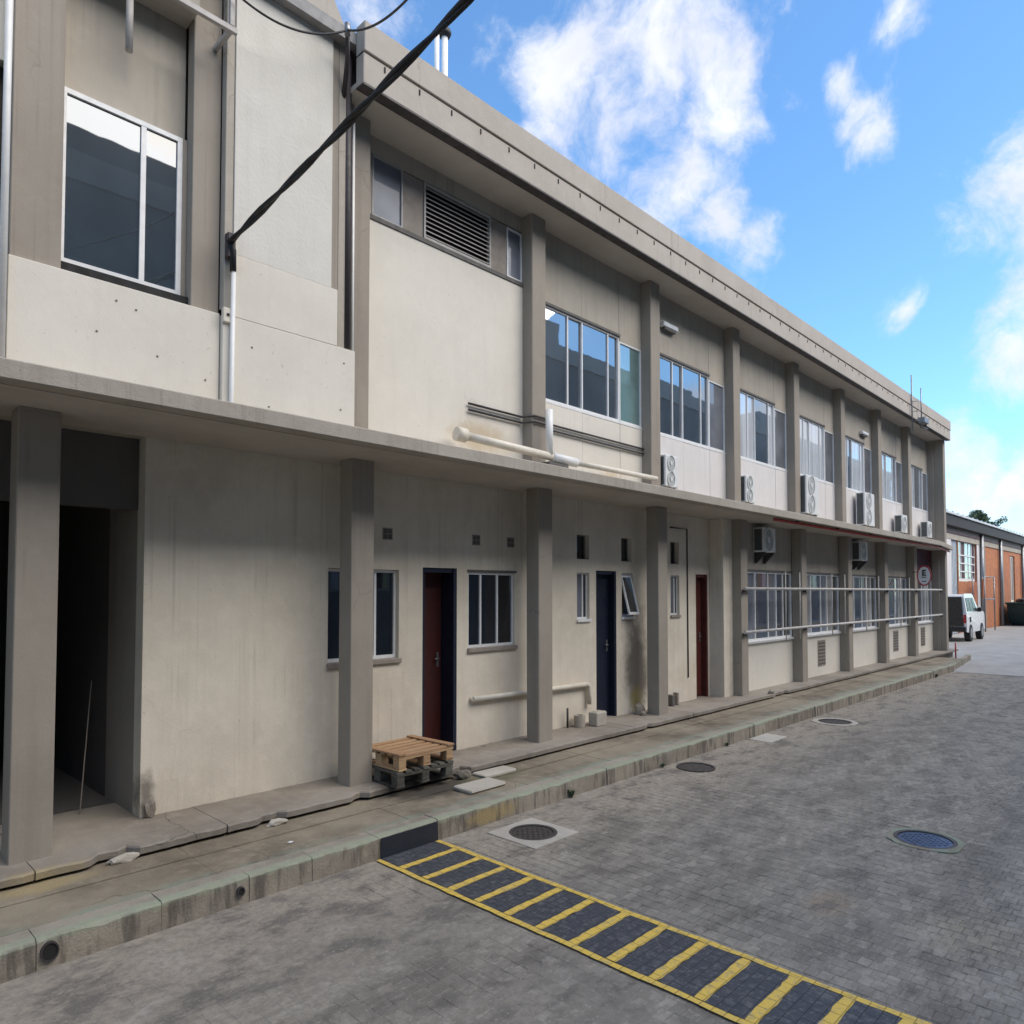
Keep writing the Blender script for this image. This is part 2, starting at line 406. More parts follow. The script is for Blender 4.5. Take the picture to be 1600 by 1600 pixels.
plain('post_red', (0.40, 0.05, 0.05), 0.5)


def wood_mat(name, a, b):
    m, T, p, out = new_mat(name); P = pos(T)
    g = T.node('ShaderNodeNewGeometry')
    n = T.noise(T.mapping(P, (6, 45, 45)), 1.0, 4, 0.6)
    oi = T.node('ShaderNodeObjectInfo')
    f = T.math('ADD', T.math('MULTIPLY', n, 0.7), T.math('MULTIPLY', oi.outputs['Random'], 0.4))
    T.l.new(T.mix(T.ramp(f, 0.25, 0.8), c4(a), c4(b)), p.inputs['Base Color'])
    p.inputs['Roughness'].default_value = 0.8; bump(T, p, n, 0.3, 0.004)


wood_mat('wood_new', (0.54, 0.37, 0.20), (0.33, 0.19, 0.10))
wood_mat('wood_old', (0.135, 0.125, 0.098), (0.055, 0.048, 0.038))


def brick_mat():
    m, T, p, out = new_mat('brick_far'); P = pos(T)
    b = T.node('ShaderNodeTexBrick'); T.put(b.inputs['Vector'], T.mapping(T.vmath('MULTIPLY', P, (1, 0, 1)), (1, 1, 1)))
    sp = T.node('ShaderNodeSeparateXYZ'); T.l.new(P, sp.inputs[0]); cb = T.node('ShaderNodeCombineXYZ')
    T.l.new(sp.outputs[0], cb.inputs[0]); T.l.new(sp.outputs[2], cb.inputs[1]); T.l.new(cb.outputs[0], b.inputs['Vector'])
    b.inputs['Color1'].default_value = (0.60, 0.20, 0.06, 1); b.inputs['Color2'].default_value = (0.44, 0.135, 0.045, 1)
    b.inputs['Mortar'].default_value = (0.32, 0.24, 0.17, 1); b.inputs['Scale'].default_value = 1
    b.inputs['Brick Width'].default_value = 0.24; b.inputs['Row Height'].default_value = 0.085; b.inputs['Mortar Size'].default_value = 0.008
    k = T.ramp(T.noise(P, 0.8, 7, 0.7), 0.38, 0.66, 0, 0.75)
    T.l.new(T.mix(k, b.outputs['Color'], c4((0.36, 0.13, 0.075))), p.inputs['Base Color']); p.inputs['Roughness'].default_value = 0.9


brick_mat()


def leaf_mat(name, a, b):
    m, T, p, out = new_mat(name)
    g = T.node('ShaderNodeNewGeometry')
    T.l.new(T.mix(g.outputs['Random Per Island'], c4(a), c4(b)), p.inputs['Base Color']); p.inputs['Roughness'].default_value = 0.7


leaf_mat('leaf', (0.03, 0.055, 0.022), (0.075, 0.11, 0.045))
plain('bark', (0.10, 0.075, 0.05), 0.9)


# ------------------------------------------------------------------ mesh helpers
class MB:
    def __init__(s): s.v = []; s.f = []; s.smooth = False
    def box(s, x0, x1, y0, y1, z0, z1):
        b = len(s.v)
        s.v += [(x, y, z) for z in (z0, z1) for y in (y0, y1) for x in (x0, x1)]
        s.f += [tuple(b + i for i in q) for q in ((0, 2, 3, 1), (4, 5, 7, 6), (0, 1, 5, 4), (2, 6, 7, 3), (0, 4, 6, 2), (1, 3, 7, 5))]
        return s
    def quad(s, *p):
        b = len(s.v); s.v += [tuple(q) for q in p]; s.f.append(tuple(range(b, b + len(p)))); return s
    def prism(s, poly, fn, a, b_):
        """poly: list of 2D points; fn(u, v, w) -> xyz; extruded w from a to b_"""
        b = len(s.v); n = len(poly)
        s.v += [fn(u, v, a) for u, v in poly] + [fn(u, v, b_) for u, v in poly]
        s.f += [tuple(range(b + n - 1, b - 1, -1)), tuple(range(b + n, b + 2 * n))]
        s.f += [(b + i, b + (i + 1) % n, b + n + (i + 1) % n, b + n + i) for i in range(n)]
        return s
    def tube(s, pts, r, n=10, caps=True):
        pts = [Vector(p) for p in pts]; b = len(s.v); m = len(pts)
        ref = Vector((0, 0, 1)); s.smooth = True
        for i, p in enumerate(pts):
            t = (pts[min(i + 1, m - 1)] - pts[max(i - 1, 0)]).normalized()
            a = ref if abs(t.dot(ref)) < 0.95 else Vector((1, 0, 0))
            u = t.cross(a).normalized(); w = t.cross(u)
            rr = r[i] if isinstance(r, (list, tuple)) else r
            for k in range(n):
                q = p + (u * math.cos(2 * math.pi * k / n) + w * math.sin(2 * math.pi * k / n)) * rr
                s.v.append(tuple(q))
        for i in range(m - 1):
            for k in range(n):
                k2 = (k + 1) % n
                s.f.append((b + i * n + k, b + i * n + k2, b + (i + 1) * n + k2, b + (i + 1) * n + k))
        if caps:
            s.f.append(tuple(b + k for k in range(n))); s.f.append(tuple(b + (m - 1) * n + k for k in reversed(range(n))))
        return s
    def ring(s, fn, r0x, r0y, r1x, r1y, w0, w1, n=28):
        """flat annulus (outer r1, inner r0) extruded w0..w1 with fn(u, v, w)"""
        b = len(s.v)
        for (rx, ry, w) in ((r0x, r0y, w0), (r1x, r1y, w0), (r1x, r1y, w1), (r0x, r0y, w1)):
            s.v += [fn(rx * math.cos(2 * math.pi * k / n), ry * math.sin(2 * math.pi * k / n), w) for k in range(n)]
        for j in range(4):
            for k in range(n):
                k2 = (k + 1) % n; j2 = (j + 1) % 4
                s.f.append((b + j * n + k, b + j * n + k2, b + j2 * n + k2, b + j2 * n + k))
        return s
    def disc(s, fn, rx, ry, w0, w1, n=28):
        return s.prism([(rx * math.cos(2 * math.pi * k / n), ry * math.sin(2 * math.pi * k / n)) for k in range(n)], fn, w0, w1)
    def build(s, name, mat, parent=None, bevel=0.0, jitter=0.0):
        me = bpy.data.meshes.new(name); me.from_pydata(s.v, [], s.f); me.update()
        bm = bmesh.new(); bm.from_mesh(me)
        if bevel: bmesh.ops.bevel(bm, geom=list(bm.edges), offset=bevel, segments=1, affect='EDGES', clamp_overlap=True)
        if jitter:
            for v in bm.verts: v.co += Vector((random.uniform(-1, 1), random.uniform(-1, 1), random.uniform(-1, 1))) * jitter
        bmesh.ops.recalc_face_normals(bm, faces=bm.faces)
        bm.to_mesh(me); bm.free()
        me.materials.append(MATS[mat])
        if s.smooth:
            for p in me.polygons: p.use_smooth = len(p.vertices) == 4
        o = bpy.data.objects.new(name, me); COL.objects.link(o)
        if parent: attach(o, parent)
        return o


def attach(o, parent):
    o.parent = parent
    o.matrix_parent_inverse = wm(parent).inverted()


def wm(o):
    """world matrix without a depsgraph update"""
    m = o.matrix_basis.copy()
    if o.parent: m = wm(o.parent) @ o.matrix_parent_inverse @ m
    return m


def tag(o, label=None, cat=None, group=None, kind=None):
    if label: o['label'] = label
    if cat: o['category'] = cat
    if group: o['group'] = group
    if kind: o['kind'] = kind
    return o


def thing(name, loc, label, cat, group=None):
    o = bpy.data.objects.new(name, None); COL.objects.link(o); o.location = loc; o.empty_display_size = 0.2
    return tag(o, label, cat, group)


def copy_thing(src, offset, label, group=None):
    """the thing with copies of its parts and sub-parts, moved by offset"""
    def rec(o, parent):
        c = o.copy(); COL.objects.link(c); c.parent = parent
        for ch in [x for x in bpy.data.objects if x.parent is o]: rec(ch, c)
        return c
    kids = {}
    r = rec(src, None); r.location = Vector(src.location) + Vector(offset)
    r['label'] = label
    if group: r['group'] = group
    return r


def B(x0, x1, y0, y1, z0, z1): return MB().box(x0, x1, y0, y1, z0, z1)


def wall_holes(x0, x1, z0, z1, y0, y1, holes):
    """solid wall in X-Z with rectangular openings (hx0,hx1,hz0,hz1)"""
    xs = sorted({x0, x1, *[h[0] for h in holes], *[h[1] for h in holes]})
    zs = sorted({z0, z1, *[h[2] for h in holes], *[h[3] for h in holes]})
    xs = [x for x in xs if x0 <= x <= x1]; zs = [z for z in zs if z0 <= z <= z1]
    def solid(i, j):
        if i < 0 or j < 0 or i >= len(xs) - 1 or j >= len(zs) - 1: return False
        cx = (xs[i] + xs[i + 1]) / 2; cz = (zs[j] + zs[j + 1]) / 2
        return not any(h[0] < cx < h[1] and h[2] < cz < h[3] for h in holes)
    m = MB()
    for i in range(len(xs) - 1):
        for j in range(len(zs) - 1):
            if not solid(i, j): continue
            a, b, c, d = xs[i], xs[i + 1], zs[j], zs[j + 1]
            m.quad((a, y0, c), (b, y0, c), (b, y0, d), (a, y0, d)); m.quad((a, y1, c), (a, y1, d), (b, y1, d), (b, y1, c))
            if not solid(i - 1, j): m.quad((a, y0, c), (a, y0, d), (a, y1, d), (a, y1, c))
            if not solid(i + 1, j): m.quad((b, y0, c), (b, y1, c), (b, y1, d), (b, y0, d))
            if not solid(i, j - 1): m.quad((a, y0, c), (a, y1, c), (b, y1, c), (b, y0, c))
            if not solid(i, j + 1): m.quad((a, y0, d), (b, y0, d), (b, y1, d), (a, y1, d))
    return m


# ================================================================== THE SETTING
g = B(-250, 400, -300, 300, -0.40, -0.05).build('ground', 'ground_far'); tag(g, kind='structure')
Y_KERB = 4.45
PAVE_X1 = 20.45
yard = B(-12, PAVE_X1, -8, Y_KERB + 0.06, -0.03, -0.0085).build('yard_paving', 'joint_sand'); tag(yard, kind='structure')
tag(B(PAVE_X1, 90, -30, 8.25, -0.035, 0.0).build('concrete_road', 'concrete_yard'), kind='structure')

# manholes: (x, y, radius, surround half size or 0)
MANHOLES = [(4.413, 4.014, 0.190, 0.27), (6.48, 1.63, 0.215, 0.265), (7.33, 4.16, 0.205, 0.0), (11.33, 4.05, 0.23, 0.31)]
PATCH = (9.18, 9.72, 4.10, 4.42)


def blocked(x, y):
    for mx, my, r, h in MANHOLES:
        if h and abs(x - mx) < h and abs(y - my) < h: return True
        if not h and (x - mx) ** 2 + (y - my) ** 2 < (r + 0.05) ** 2: return True
    return PATCH[0] < x < PATCH[1] and PATCH[2] < y < PATCH[3]


def project(p):
    v = Vector(p) - Vector((0, 0, CAM_H)); w = v.dot(fwd)
    if w < 0.1: return None
    return (800 + 1110 * v.dot(rgt) / w, 886.6 - 1110 * v.dot(upv) / w, w)


PX, PY_, GAP = 0.098, 0.066, 0.0016      # small worn setts laid in running bond
def paver_verts(hx, hy, z0, z1, ch):
    return ([(-hx, -hy, z0), (hx, -hy, z0), (hx, hy, z0), (-hx, hy, z0),
             (-hx, -hy, z1 - ch), (hx, -hy, z1 - ch), (hx, hy, z1 - ch), (-hx, hy, z1 - ch),
             (-hx + ch, -hy + ch, z1), (hx - ch, -hy + ch, z1), (hx - ch, hy - ch, z1), (-hx + ch, hy - ch, z1)],
            [(0, 1, 5, 4), (1, 2, 6, 5), (2, 3, 7, 6), (3, 0, 4, 7), (4, 5, 9, 8), (5, 6, 10, 9), (6, 7, 11, 10), (7, 4, 8, 11), (8, 9, 10, 11)])


def make_paving():
    rp = random.Random(3)
    pieces = []
    row = 0; x = -1.2
    while x + PX <= PAVE_X1:
        n = int((Y_KERB - 0.004 + 3.2) / PY_)
        for q in range(n):
            c = (x + PX / 2, Y_KERB - 0.004 - (q + (0.5 if row % 2 else 1.0)) * PY_ + rp.gauss(0, 0.0015), 0)
            if c[1] + PY_ / 2 > Y_KERB - 0.002: c = (c[0], Y_KERB - 0.002 - PY_ / 2, 0)
            if row % 2 and q == 0: continue
            if blocked(c[0], c[1]): continue
            # a broad, shallow unevenness of the old bedding
            und = 0.0015 * math.sin(c[0] * 2.1 + 1.3 * math.sin(c[1] * 1.7)) + 0.001 * math.sin(c[1] * 4.3 + c[0] * 0.9)
            dz = und - 0.0030 + rp.gauss(0, 0.0008)
            under = 3.10 < c[0] < 3.80
            if under: dz = min(dz, -0.004)
            pieces.append((c[0], c[1], c[2], dz, rp.gauss(0, 0.012 if not under else 0.004), rp.gauss(0, 0.016 if not under else 0.004), rp.gauss(0, 0.022)))
        x += PX; row += 1
    hx, hy = PX / 2 - GAP / 2, PY_ / 2 - GAP / 2
    pv, pf = paver_verts(hx, hy, -0.02, 0.0, 0.0034)
    vis = []
    for k, pc in enumerate(pieces):
        q = project((pc[0], pc[1], 0))
        if q and pc[0] > 3.8 and 5 < q[0] < 1595 and q[1] < 1592: vis.append((q[2], k))
    vis.sort(); single = {k for _, k in vis[:300]}
    me = bpy.data.meshes.new('paver'); me.from_pydata(pv, [], pf); me.update(); me.materials.append(MATS['paver'])
    V, F = [], []
    for k, (x, y, r, dz, tx, ty, tz) in enumerate(pieces):
        M = Matrix.Translation((x, y, dz)) @ Matrix.Rotation(math.pi / 2 * r + tz, 4, 'Z') @ Matrix.Rotation(tx, 4, 'X') @ Matrix.Rotation(ty, 4, 'Y')
        if k in single:
            o = bpy.data.objects.new('paver', me); COL.objects.link(o); o.parent = yard; o.matrix_basis = M
        else:
            b = len(V); V += [tuple(M @ Vector(v)) for v in pv]; F += [tuple(b + i for i in f) for f in pf]
    mm = bpy.data.meshes.new('block_paving'); mm.from_pydata(V, [], F); mm.update(); mm.materials.append(MATS['paver'])
    o = bpy.data.objects.new('block_paving', mm); COL.objects.link(o); o.parent = yard; o['kind'] = 'stuff'



make_paving()


def make_silt():
    """dust and grit lying in the joints, deep enough beside the kerb and at the near end to hide the setts"""
    st = 0.045; x0, x1, y0, y1 = -1.2, 14.0, -1.5, Y_KERB - 0.003
    nx, ny = int((x1 - x0) / st), int((y1 - y0) / st); V, F = [], []
    for i in range(nx + 1):
        for j in range(ny + 1):
            x = x0 + i * st; y = y0 + (y1 - y0) * j / ny
            h = -0.0076 + 0.0022 * mnoise.noise((x * 1.1, y * 1.6, 0.3)) + 0.0016 * mnoise.noise((x * 4.3, y * 5.1, 2.0)) + 0.0008 * mnoise.noise((x * 13, y * 13, 5.0))
            h += 0.0044 * max(0.0, min(1.0, (4.4 - x) / 2.4)) + 0.0040 * max(0.0, min(1.0, (y - 3.75) / 0.6))
            h = min(h, -0.0008)
            if 3.12 < x < 3.78: h = min(h, -0.004)
            for mx, my, r, hh in MANHOLES:
                if (x - mx) ** 2 + (y - my) ** 2 < (r + 0.03) ** 2: h = -0.028
            V.append((x, y, h))
    for i in range(nx):
        for j in range(ny):
            a = i * (ny + 1) + j; F.append((a, a + ny + 1, a + ny + 2, a + 1))
    me = bpy.data.meshes.new('joint_silt'); me.from_pydata(V, [], F); me.update(); me.materials.append(MATS['silt'])
    for p in me.polygons: p.use_smooth = True
    o = bpy.data.objects.new('joint_silt', me); COL.objects.link(o); o.parent = yard; o['kind'] = 'stuff'


make_silt()

# ---- manhole covers
MH_LABEL = ['round iron manhole cover in a pale square concrete surround near the yellow walkway',
            'bluish round manhole cover in the middle of the block paving, broken concrete rim',
            'small round manhole cover set straight in the paving beside the kerb, no concrete surround',
            'far round manhole cover with a pale ring, beyond the rectangular concrete patch']
for i, (mx, my, r, h) in enumerate(MANHOLES):
    t = thing('manhole', (mx, my, 0), MH_LABEL[i], 'manhole cover', 'manhole covers in the yard')
    fz = lambda u, v, w, a=mx, b=my: (a + u, b + v, w)
    if h:
        m = MB(); n = 32
        out_ = []
        for k in range(n):
            a = 2 * math.pi * k / n + math.pi / 4; ca, sa = math.cos(a), math.sin(a)
            q = h / max(abs(ca), abs(sa)); q = min(q, (h + 0.02) * (1 + random.uniform(-0.06, 0.06))) if i in (1, 3) else q
            out_.append((mx + ca * q, my + sa * q))
        inn = [(mx + math.cos(2 * math.pi * k / n + math.pi / 4) * (r + 0.012), my + math.sin(2 * math.pi * k / n + math.pi / 4) * (r + 0.012)) for k in range(n)]
        for k in range(n):
            k2 = (k + 1) % n
            m.quad((*out_[k], 0.004), (*out_[k2], 0.004), (*inn[k2], 0.006), (*inn[k], 0.006))
            m.quad((*out_[k], -0.03), (*out_[k2], -0.03), (*out_[k2], 0.004), (*out_[k], 0.004))
            m.quad((*inn[k], 0.006), (*inn[k2], 0.006), (*inn[k2], -0.03), (*inn[k], -0.03))
        m.build('surround', 'concrete_pale' if i != 1 else 'apron', t)
    m = MB().ring(fz, r - 0.018, r - 0.018, r + 0.010, r + 0.010, -0.03, 0.005, 36); m.build('rim', 'iron', t)
    cv = MB().disc(fz, r - 0.022, r - 0.022, -0.03, -0.002, 36).build('cover', 'iron_blue' if i == 1 else 'iron', t)
    if i < 2:
        m = MB()
        for a in range(-6, 7):
            for b_ in range(-6, 7):
                if (a * a + b_ * b_) * 0.03 ** 2 < (r - 0.05) ** 2 and (a + b_) % 2 == 0:
                    m.box(mx + a * 0.03 - 0.009, mx + a * 0.03 + 0.009, my + b_ * 0.03 - 0.009, my + b_ * 0.03 + 0.009, -0.003, 0.002)
        m.build('tread_pattern', 'iron_blue' if i == 1 else 'iron', cv)['kind'] = 'stuff'
tag(B(PATCH[0] + 0.01, PATCH[1], PATCH[2] + 0.01, PATCH[3], -0.02, 0.004).build('concrete_patch', 'concrete_pale', None, 0.004, 0.004),
    'pale rectangular concrete patch in the paving against the kerb', 'concrete patch')

# ---- painted walkway
t = thing('painted_walkway', (3.45, 4.4, 0), 'yellow ladder marking with dark slate cells crossing the yard from the black kerb', 'road marking')
ZP = 0.007
xa, xb = 3.16, 3.73
for x in (xa, xb):
    m = MB(); n = 60
    pts = [Y_KERB - 0.02 - k * (Y_KERB + 1.6) / n for k in range(n + 1)]
    e = [(x - 0.021 + random.uniform(-.005, .005), x + 0.021 + random.uniform(-.005, .005)) for _ in pts]
    for k in range(n):
        m.quad((e[k][0], pts[k], ZP), (e[k + 1][0], pts[k + 1], ZP), (e[k + 1][1], pts[k + 1], ZP), (e[k][1], pts[k], ZP))
    m.build('edge_line', 'paint_yellow', t)
rung = [4.18 - 0.264 * k for k in range(22)]
prev = Y_KERB - 0.02
for y in rung:
    a, b = y + 0.029, y - 0.029
    m = MB(); n = 12; jt = [random.uniform(-.005, .004) for _ in range(n + 1)]; ju = [random.uniform(-.004, .005) for _ in range(n + 1)]
    for k in range(n):
        u0 = xa + 0.026 + (xb - xa - 0.052) * k / n; u1 = xa + 0.026 + (xb - xa - 0.052) * (k + 1) / n
        m.quad((u0, b + jt[k], ZP), (u1, b + jt[k + 1], ZP), (u1, a + ju[k + 1], ZP), (u0, a + ju[k], ZP))
    m.build('rung', 'paint_yellow', t)
    MB().quad((xa + 0.024, a + 0.002, ZP - 0.001), (xb - 0.024, a + 0.002, ZP - 0.001), (xb - 0.024, prev, ZP - 0.001), (xa + 0.024, prev, ZP - 0.001)).build('cell', 'paint_slate', t)
    prev = b - 0.002

# ---- kerb
kerb = B(-2.0, 20.6, Y_KERB + 0.03, Y_KERB + 0.15, -0.02, 0.12).build('kerb', 'kerb'); tag(kerb, kind='structure')
joints = [-2.0, -1.3, -0.62, 0.25, 1.0, 1.63, 2.17, 2.62, 3.17, 3.745, 4.09, 4.69, 5.37]
while joints[-1] < 20.4: joints.append(joints[-1] + random.uniform(0.62, 0.80))
joints[-1] = 20.6
HOLES = {1.06: 0.036, 2.11: 0.018}
for a, b in zip(joints[:-1], joints[1:]):
    navy = abs(a - 3.17) < 0.01
    dy, dzt = random.uniform(-0.004, 0.004), random.uniform(-0.003, 0.003)
    n = 6; m = MB(); sec = []
    for k in range(n + 1):
        x = a + 0.002 + (b - a - 0.004) * k / n
        ch = 0.012 + (0.0 if navy else max(0, random.gauss(0.0, 0.007)))
        j = lambda s=0.004: random.uniform(-s, s)
        y = Y_KERB + dy + j()
        sec.append([(x, y - 0.004, -0.025), (x, y + j(), 0.165 - ch + dzt), (x, y + ch * 0.8, 0.165 + dzt + j(0.002)), (x, Y_KERB + 0.17, 0.166 + dzt), (x, Y_KERB + 0.17, -0.025)])
    for k in range(n):
        for q in range(5):
            q2 = (q + 1) % 5
            m.quad(sec[k][q], sec[k + 1][q], sec[k + 1][q2], sec[k][q2])
    m.quad(*sec[0]); m.quad(*reversed(sec[-1]))
    o = m.build('kerb_stone', 'kerb', kerb)
    if navy:
        B(3.19, 3.735, Y_KERB - 0.014, Y_KERB - 0.0085, 0.004, 0.152).build('kerb_paint', 'kerb_navy', kerb)
for hx, r in HOLES.items():
    fy = lambda u, v, w, a=hx: (a + u, w, 0.085 + v)
    MB().ring(fy, r, r * 1.25, r + 0.008, r * 1.25 + 0.008, Y_KERB - 0.018, Y_KERB + 0.02, 18).build('drain_outlet', 'pipe_dark', kerb)
    MB().disc(fy, r, r * 1.25, Y_KERB - 0.012, Y_KERB - 0.008, 18).build('drain_hole', 'black_gap', kerb)
# low broken kerb returning past the end of the building
tag(MB().prism([(20.62, 4.47), (24.4, 4.83), (24.4, 4.95), (20.62, 4.60)], lambda u, v, w: (u, v, w), -0.02, 0.15).build('kerb_return', 'kerb', None, 0.012), kind='structure')

# ---- apron (pavement strip) and landing
apron = B(-2, 22.5, Y_KERB + 0.172, 5.419, -0.02, 0.150).build('pavement', 'apron'); tag(apron, kind='structure')
x = -2.0
while x < 22.4:                                    # two rows of cast strips, outer wide and inner narrow
    L = random.uniform(1.1, 1.7); x1 = min(x + L, 22.5)
    B(x + 0.001, x1 - 0.001, Y_KERB + 0.176, 5.030, 0.10, 0.163 + random.uniform(-.003, .003)).build('pavement_strip', 'apron', apron, 0.003, 0.0015)
    B(x + 0.001, x1 - 0.001, 5.038, 5.415, 0.10, 0.170 + random.uniform(-.003, .003)).build('pavement_strip', 'apron', apron, 0.003, 0.0015)
    x = x1
landing = B(-2, 25, 5.42, 6.6, -0.02, 0.205).build('landing', 'landing'); tag(landing, kind='structure')
NOTCH = [(1.52, 1.76, 0.075), (2.66, 2.84, 0.04), (4.64, 4.82, 0.09), (3.48, 3.60, 0.04), (12.0, 12.5, 0.04), (8.0, 8.2, 0.03)]
x = -2.0; rp = random.Random(11)
while x < 24.9:
    L = rp.uniform(1.0, 1.9); x1 = min(x + L, 25.0); n = max(4, int((x1 - x) / 0.06)); top = []; m = MB()
    for k in range(n + 1):
        u = x + 0.003 + (x1 - x - 0.006) * k / n
        y = 5.265 + rp.uniform(-0.006, 0.006) + 0.004 * math.sin(u * 3.1)
        for a, b, d in NOTCH:
            if a < u < b: y += d + rp.uniform(-0.02, 0.02)
        top.append((u, y, 0.25 + rp.uniform(-0.003, 0.003)))
    for k in range(n):
        (u, y, z), (u2, y2, z2) = top[k], top[k + 1]
        m.quad((u, y + 0.012, z), (u2, y2 + 0.012, z2), (u2, 6.5, 0.25), (u, 6.5, 0.25))
        m.quad((u, y, z - 0.012), (u2, y2, z2 - 0.012), (u2, y2 + 0.012, z2), (u, y + 0.012, z))
        m.quad((u, y + 0.004, 0.196), (u2, y2 + 0.004, 0.196), (u2, y2, z2 - 0.012), (u, y, z - 0.012))
        m.quad((u, 6.5, 0.196), (u2, 6.5, 0.196), (u2, y2 + 0.004, 0.196), (u, y + 0.004, 0.196))
    for e in (top[0], top[-1]):
        m.quad((e[0], e[1] + .004, .196), (e[0], e[1], e[2] - .012), (e[0], e[1] + .012, e[2]), (e[0], 6.5, .25), (e[0], 6.5, .196))
    m.build('landing_slab', 'landing', landing)
    x = x1
# loose slabs and rubble on the strip
for nm, (a, b, c, d, h), lab in (('concrete_slab', (4.40, 4.85, 4.76, 5.00, 0.035), 'pale flat concrete slab lying on the strip in front of the red door'),
                                 ('concrete_slab', (4.86, 5.30, 5.05, 5.24, 0.03), 'thin pale slab against the landing edge, right of the pallets')):
    tag(B(a, b, c, d, 0.166, 0.166 + h).build(nm, 'concrete_pale', None, 0.008, 0.006), lab, 'concrete slab', 'loose slabs on the pavement')
rp = random.Random(5)
def rock(name, x, y, z, s, mat, label, cat, group=None):
    bm = bmesh.new(); bmesh.ops.create_icosphere(bm, subdivisions=2, radius=1)
    for v in bm.verts: v.co = Vector((v.co.x * s[0], v.co.y * s[1], v.co.z * s[2])) * rp.uniform(0.75, 1.15)
    lo = min(v.co.z for v in bm.verts)
    for v in bm.verts: v.co.z = max(v.co.z, lo * 0.6)
    lo = min(v.co.z for v in bm.verts)
    me = bpy.data.meshes.new(name); bm.to_mesh(me); bm.free(); me.materials.append(MATS[mat])
    o = bpy.data.objects.new(name, me); COL.objects.link(o); o.location = (x, y, z - lo)
    return tag(o, label, cat, group)
rock('rubble_lump', 4.72, 5.24, 0.170, (0.11, 0.07, 0.05), 'landing', 'broken lump of concrete in the notch beside the pallets', 'rubble')
rock('rubble_lump', 1.68, 5.27, 0.170, (0.11, 0.035, 0.035), 'concrete_pale', 'pale lump of cement in the broken landing edge near the passage', 'rubble')
rock('rubble_lump', 2.78, 5.24, 0.170, (0.10, 0.03, 0.03), 'concrete_pale', 'small crumbled cement patch on the landing edge before the blank wall', 'rubble')
rock('pebble', 2.66, 4.82, 0.163, (0.022, 0.015, 0.006), 'pvc_white', 'tiny white scrap lying on the pavement left of the walkway', 'litter')

# ================================================================== THE BUILDING
bld = thing('office_building', (12, 6, 0.25), 'long two-storey cream and grey office block with columns and flat roof', 'building')
PITCHX = 2.54
CX_ = [3.61 + PITCHX * i for i in range(-1, 9)]        # column left faces: 1.07 ... 23.93
CW = 0.245
YC, YPIL, YPAN, YWALL, YINF = 5.50, 5.60, 5.77, 5.92, 5.70
ZS0, ZS1 = 3.215, 3.335                                # canopy slab
ZF0, ZFS, ZF1 = 6.50, 6.785, 7.06                      # roof fascia

# ---- ground-floor rear wall with its openings
H_DOOR1 = (4.77, 5.255, 0.20, 2.255); H_DOOR2 = (7.79, 8.26, 0.20, 2.285); H_DOOR3 = (10.47, 10.86, 0.20, 2.28)
H_W1 = (3.63, 4.46, 1.29, 2.22); H_W2 = (5.42, 6.18, 1.33, 2.22)
H_SH = [(7.375, 7.645, 2.43, 2.76), (8.385, 8.65, 2.43, 2.77), (9.70, 9.96, 2.43, 2.78)]
H_SL = [(7.375, 7.645, 1.61, 2.25), (8.395, 8.68, 1.62, 2.26), (9.70, 9.96, 1.61, 2.25)]
wall_holes(1.995, 11.0, 0.20, 3.22, YWALL, YWALL + 0.16, [H_DOOR1, H_DOOR2, H_DOOR3, H_W1, H_W2] + H_SH + H_SL).build('wall', 'wall_cream', bld)
B(2.2, 11.2, 6.35, 6.45, 0.2, 3.2).build('inner_wall', 'passage_shade', bld)
for a, b in ((1.995, 2.145),): B(a, b, YWALL + 0.161, 6.75, 0.2, 3.2).build('passage_side_wall', 'column_grey', bld); B(a, b, 6.751, 9.5, 0.2, 3.2).build('passage_side_wall', 'passage_shade', bld)  # same wall, grey near the mouth, shade painted into the deeper part
B(0.2, 0.35, 6.05, 9.5, 0.2, 3.2).build('passage_side_wall', 'passage_shade', bld)
B(0.2, 2.145, 9.5, 9.6, 0.2, 3.2).build('passage_end_wall', 'passage_shade', bld)
B(0.355, 1.99, 6.06, 6.16, 2.65, 3.213).build('passage_header', 'passage_shade', bld)
B(0.2, 2.145, 6.17, 9.5, 3.22, 3.3).build('passage_ceiling', 'passage_shade', bld)
B(0.2, 2.145, 6.61, 9.5, 0.10, 0.245).build('passage_floor', 'passage_shade', bld)  # floor colour carries the passage's painted shade too
B(-6, 0.199, YWALL, YWALL + 0.16, 0.2, 3.22).build('wall', 'wall_cream', bld)
# stub wall before the fenced windows
B(10.92, 11.235, 5.66, YWALL - 0.002, 0.2, 3.214).build('stub_wall', 'wall_cream', bld, 0.006)

# ---- columns below
for i, x in enumerate([CX_[0] - PITCHX] + CX_):
    B(x, x + CW, YC, YC + 0.20, 0.2, ZS0 - 0.001).build('column', 'column_grey', bld, 0.008, 0.0022)

# ---- canopy slab with weathered edge
m = MB(); n = 80
poly = [(-6.0, 4.87), (21.4, 4.87), (24.2, 5.19), (24.2, 5.96), (-6.0, 5.96)]
m.prism(poly, lambda u, v, w: (u, v, w), ZS0, ZS1); m.build('canopy_slab', 'slab_concrete', bld, 0.008)
B(-6.0, 21.0, 5.0, 5.90, ZS0 - 0.004, ZS0 - 0.0015).build('canopy_soffit', 'soffit', bld)
B(-6.0, 24.2, 5.961, 6.4, ZS0, ZS1).build('floor_slab', 'slab_concrete', bld)

# ---- upper storey: pilasters, panels, windows
for i, x in enumerate(CX_[1:]):
    B(x, x + CW, YPIL, YPAN + 0.03, ZS1 - 0.002, ZF0 + 0.01).build('pilaster', 'column_grey', bld, 0.008, 0.002)


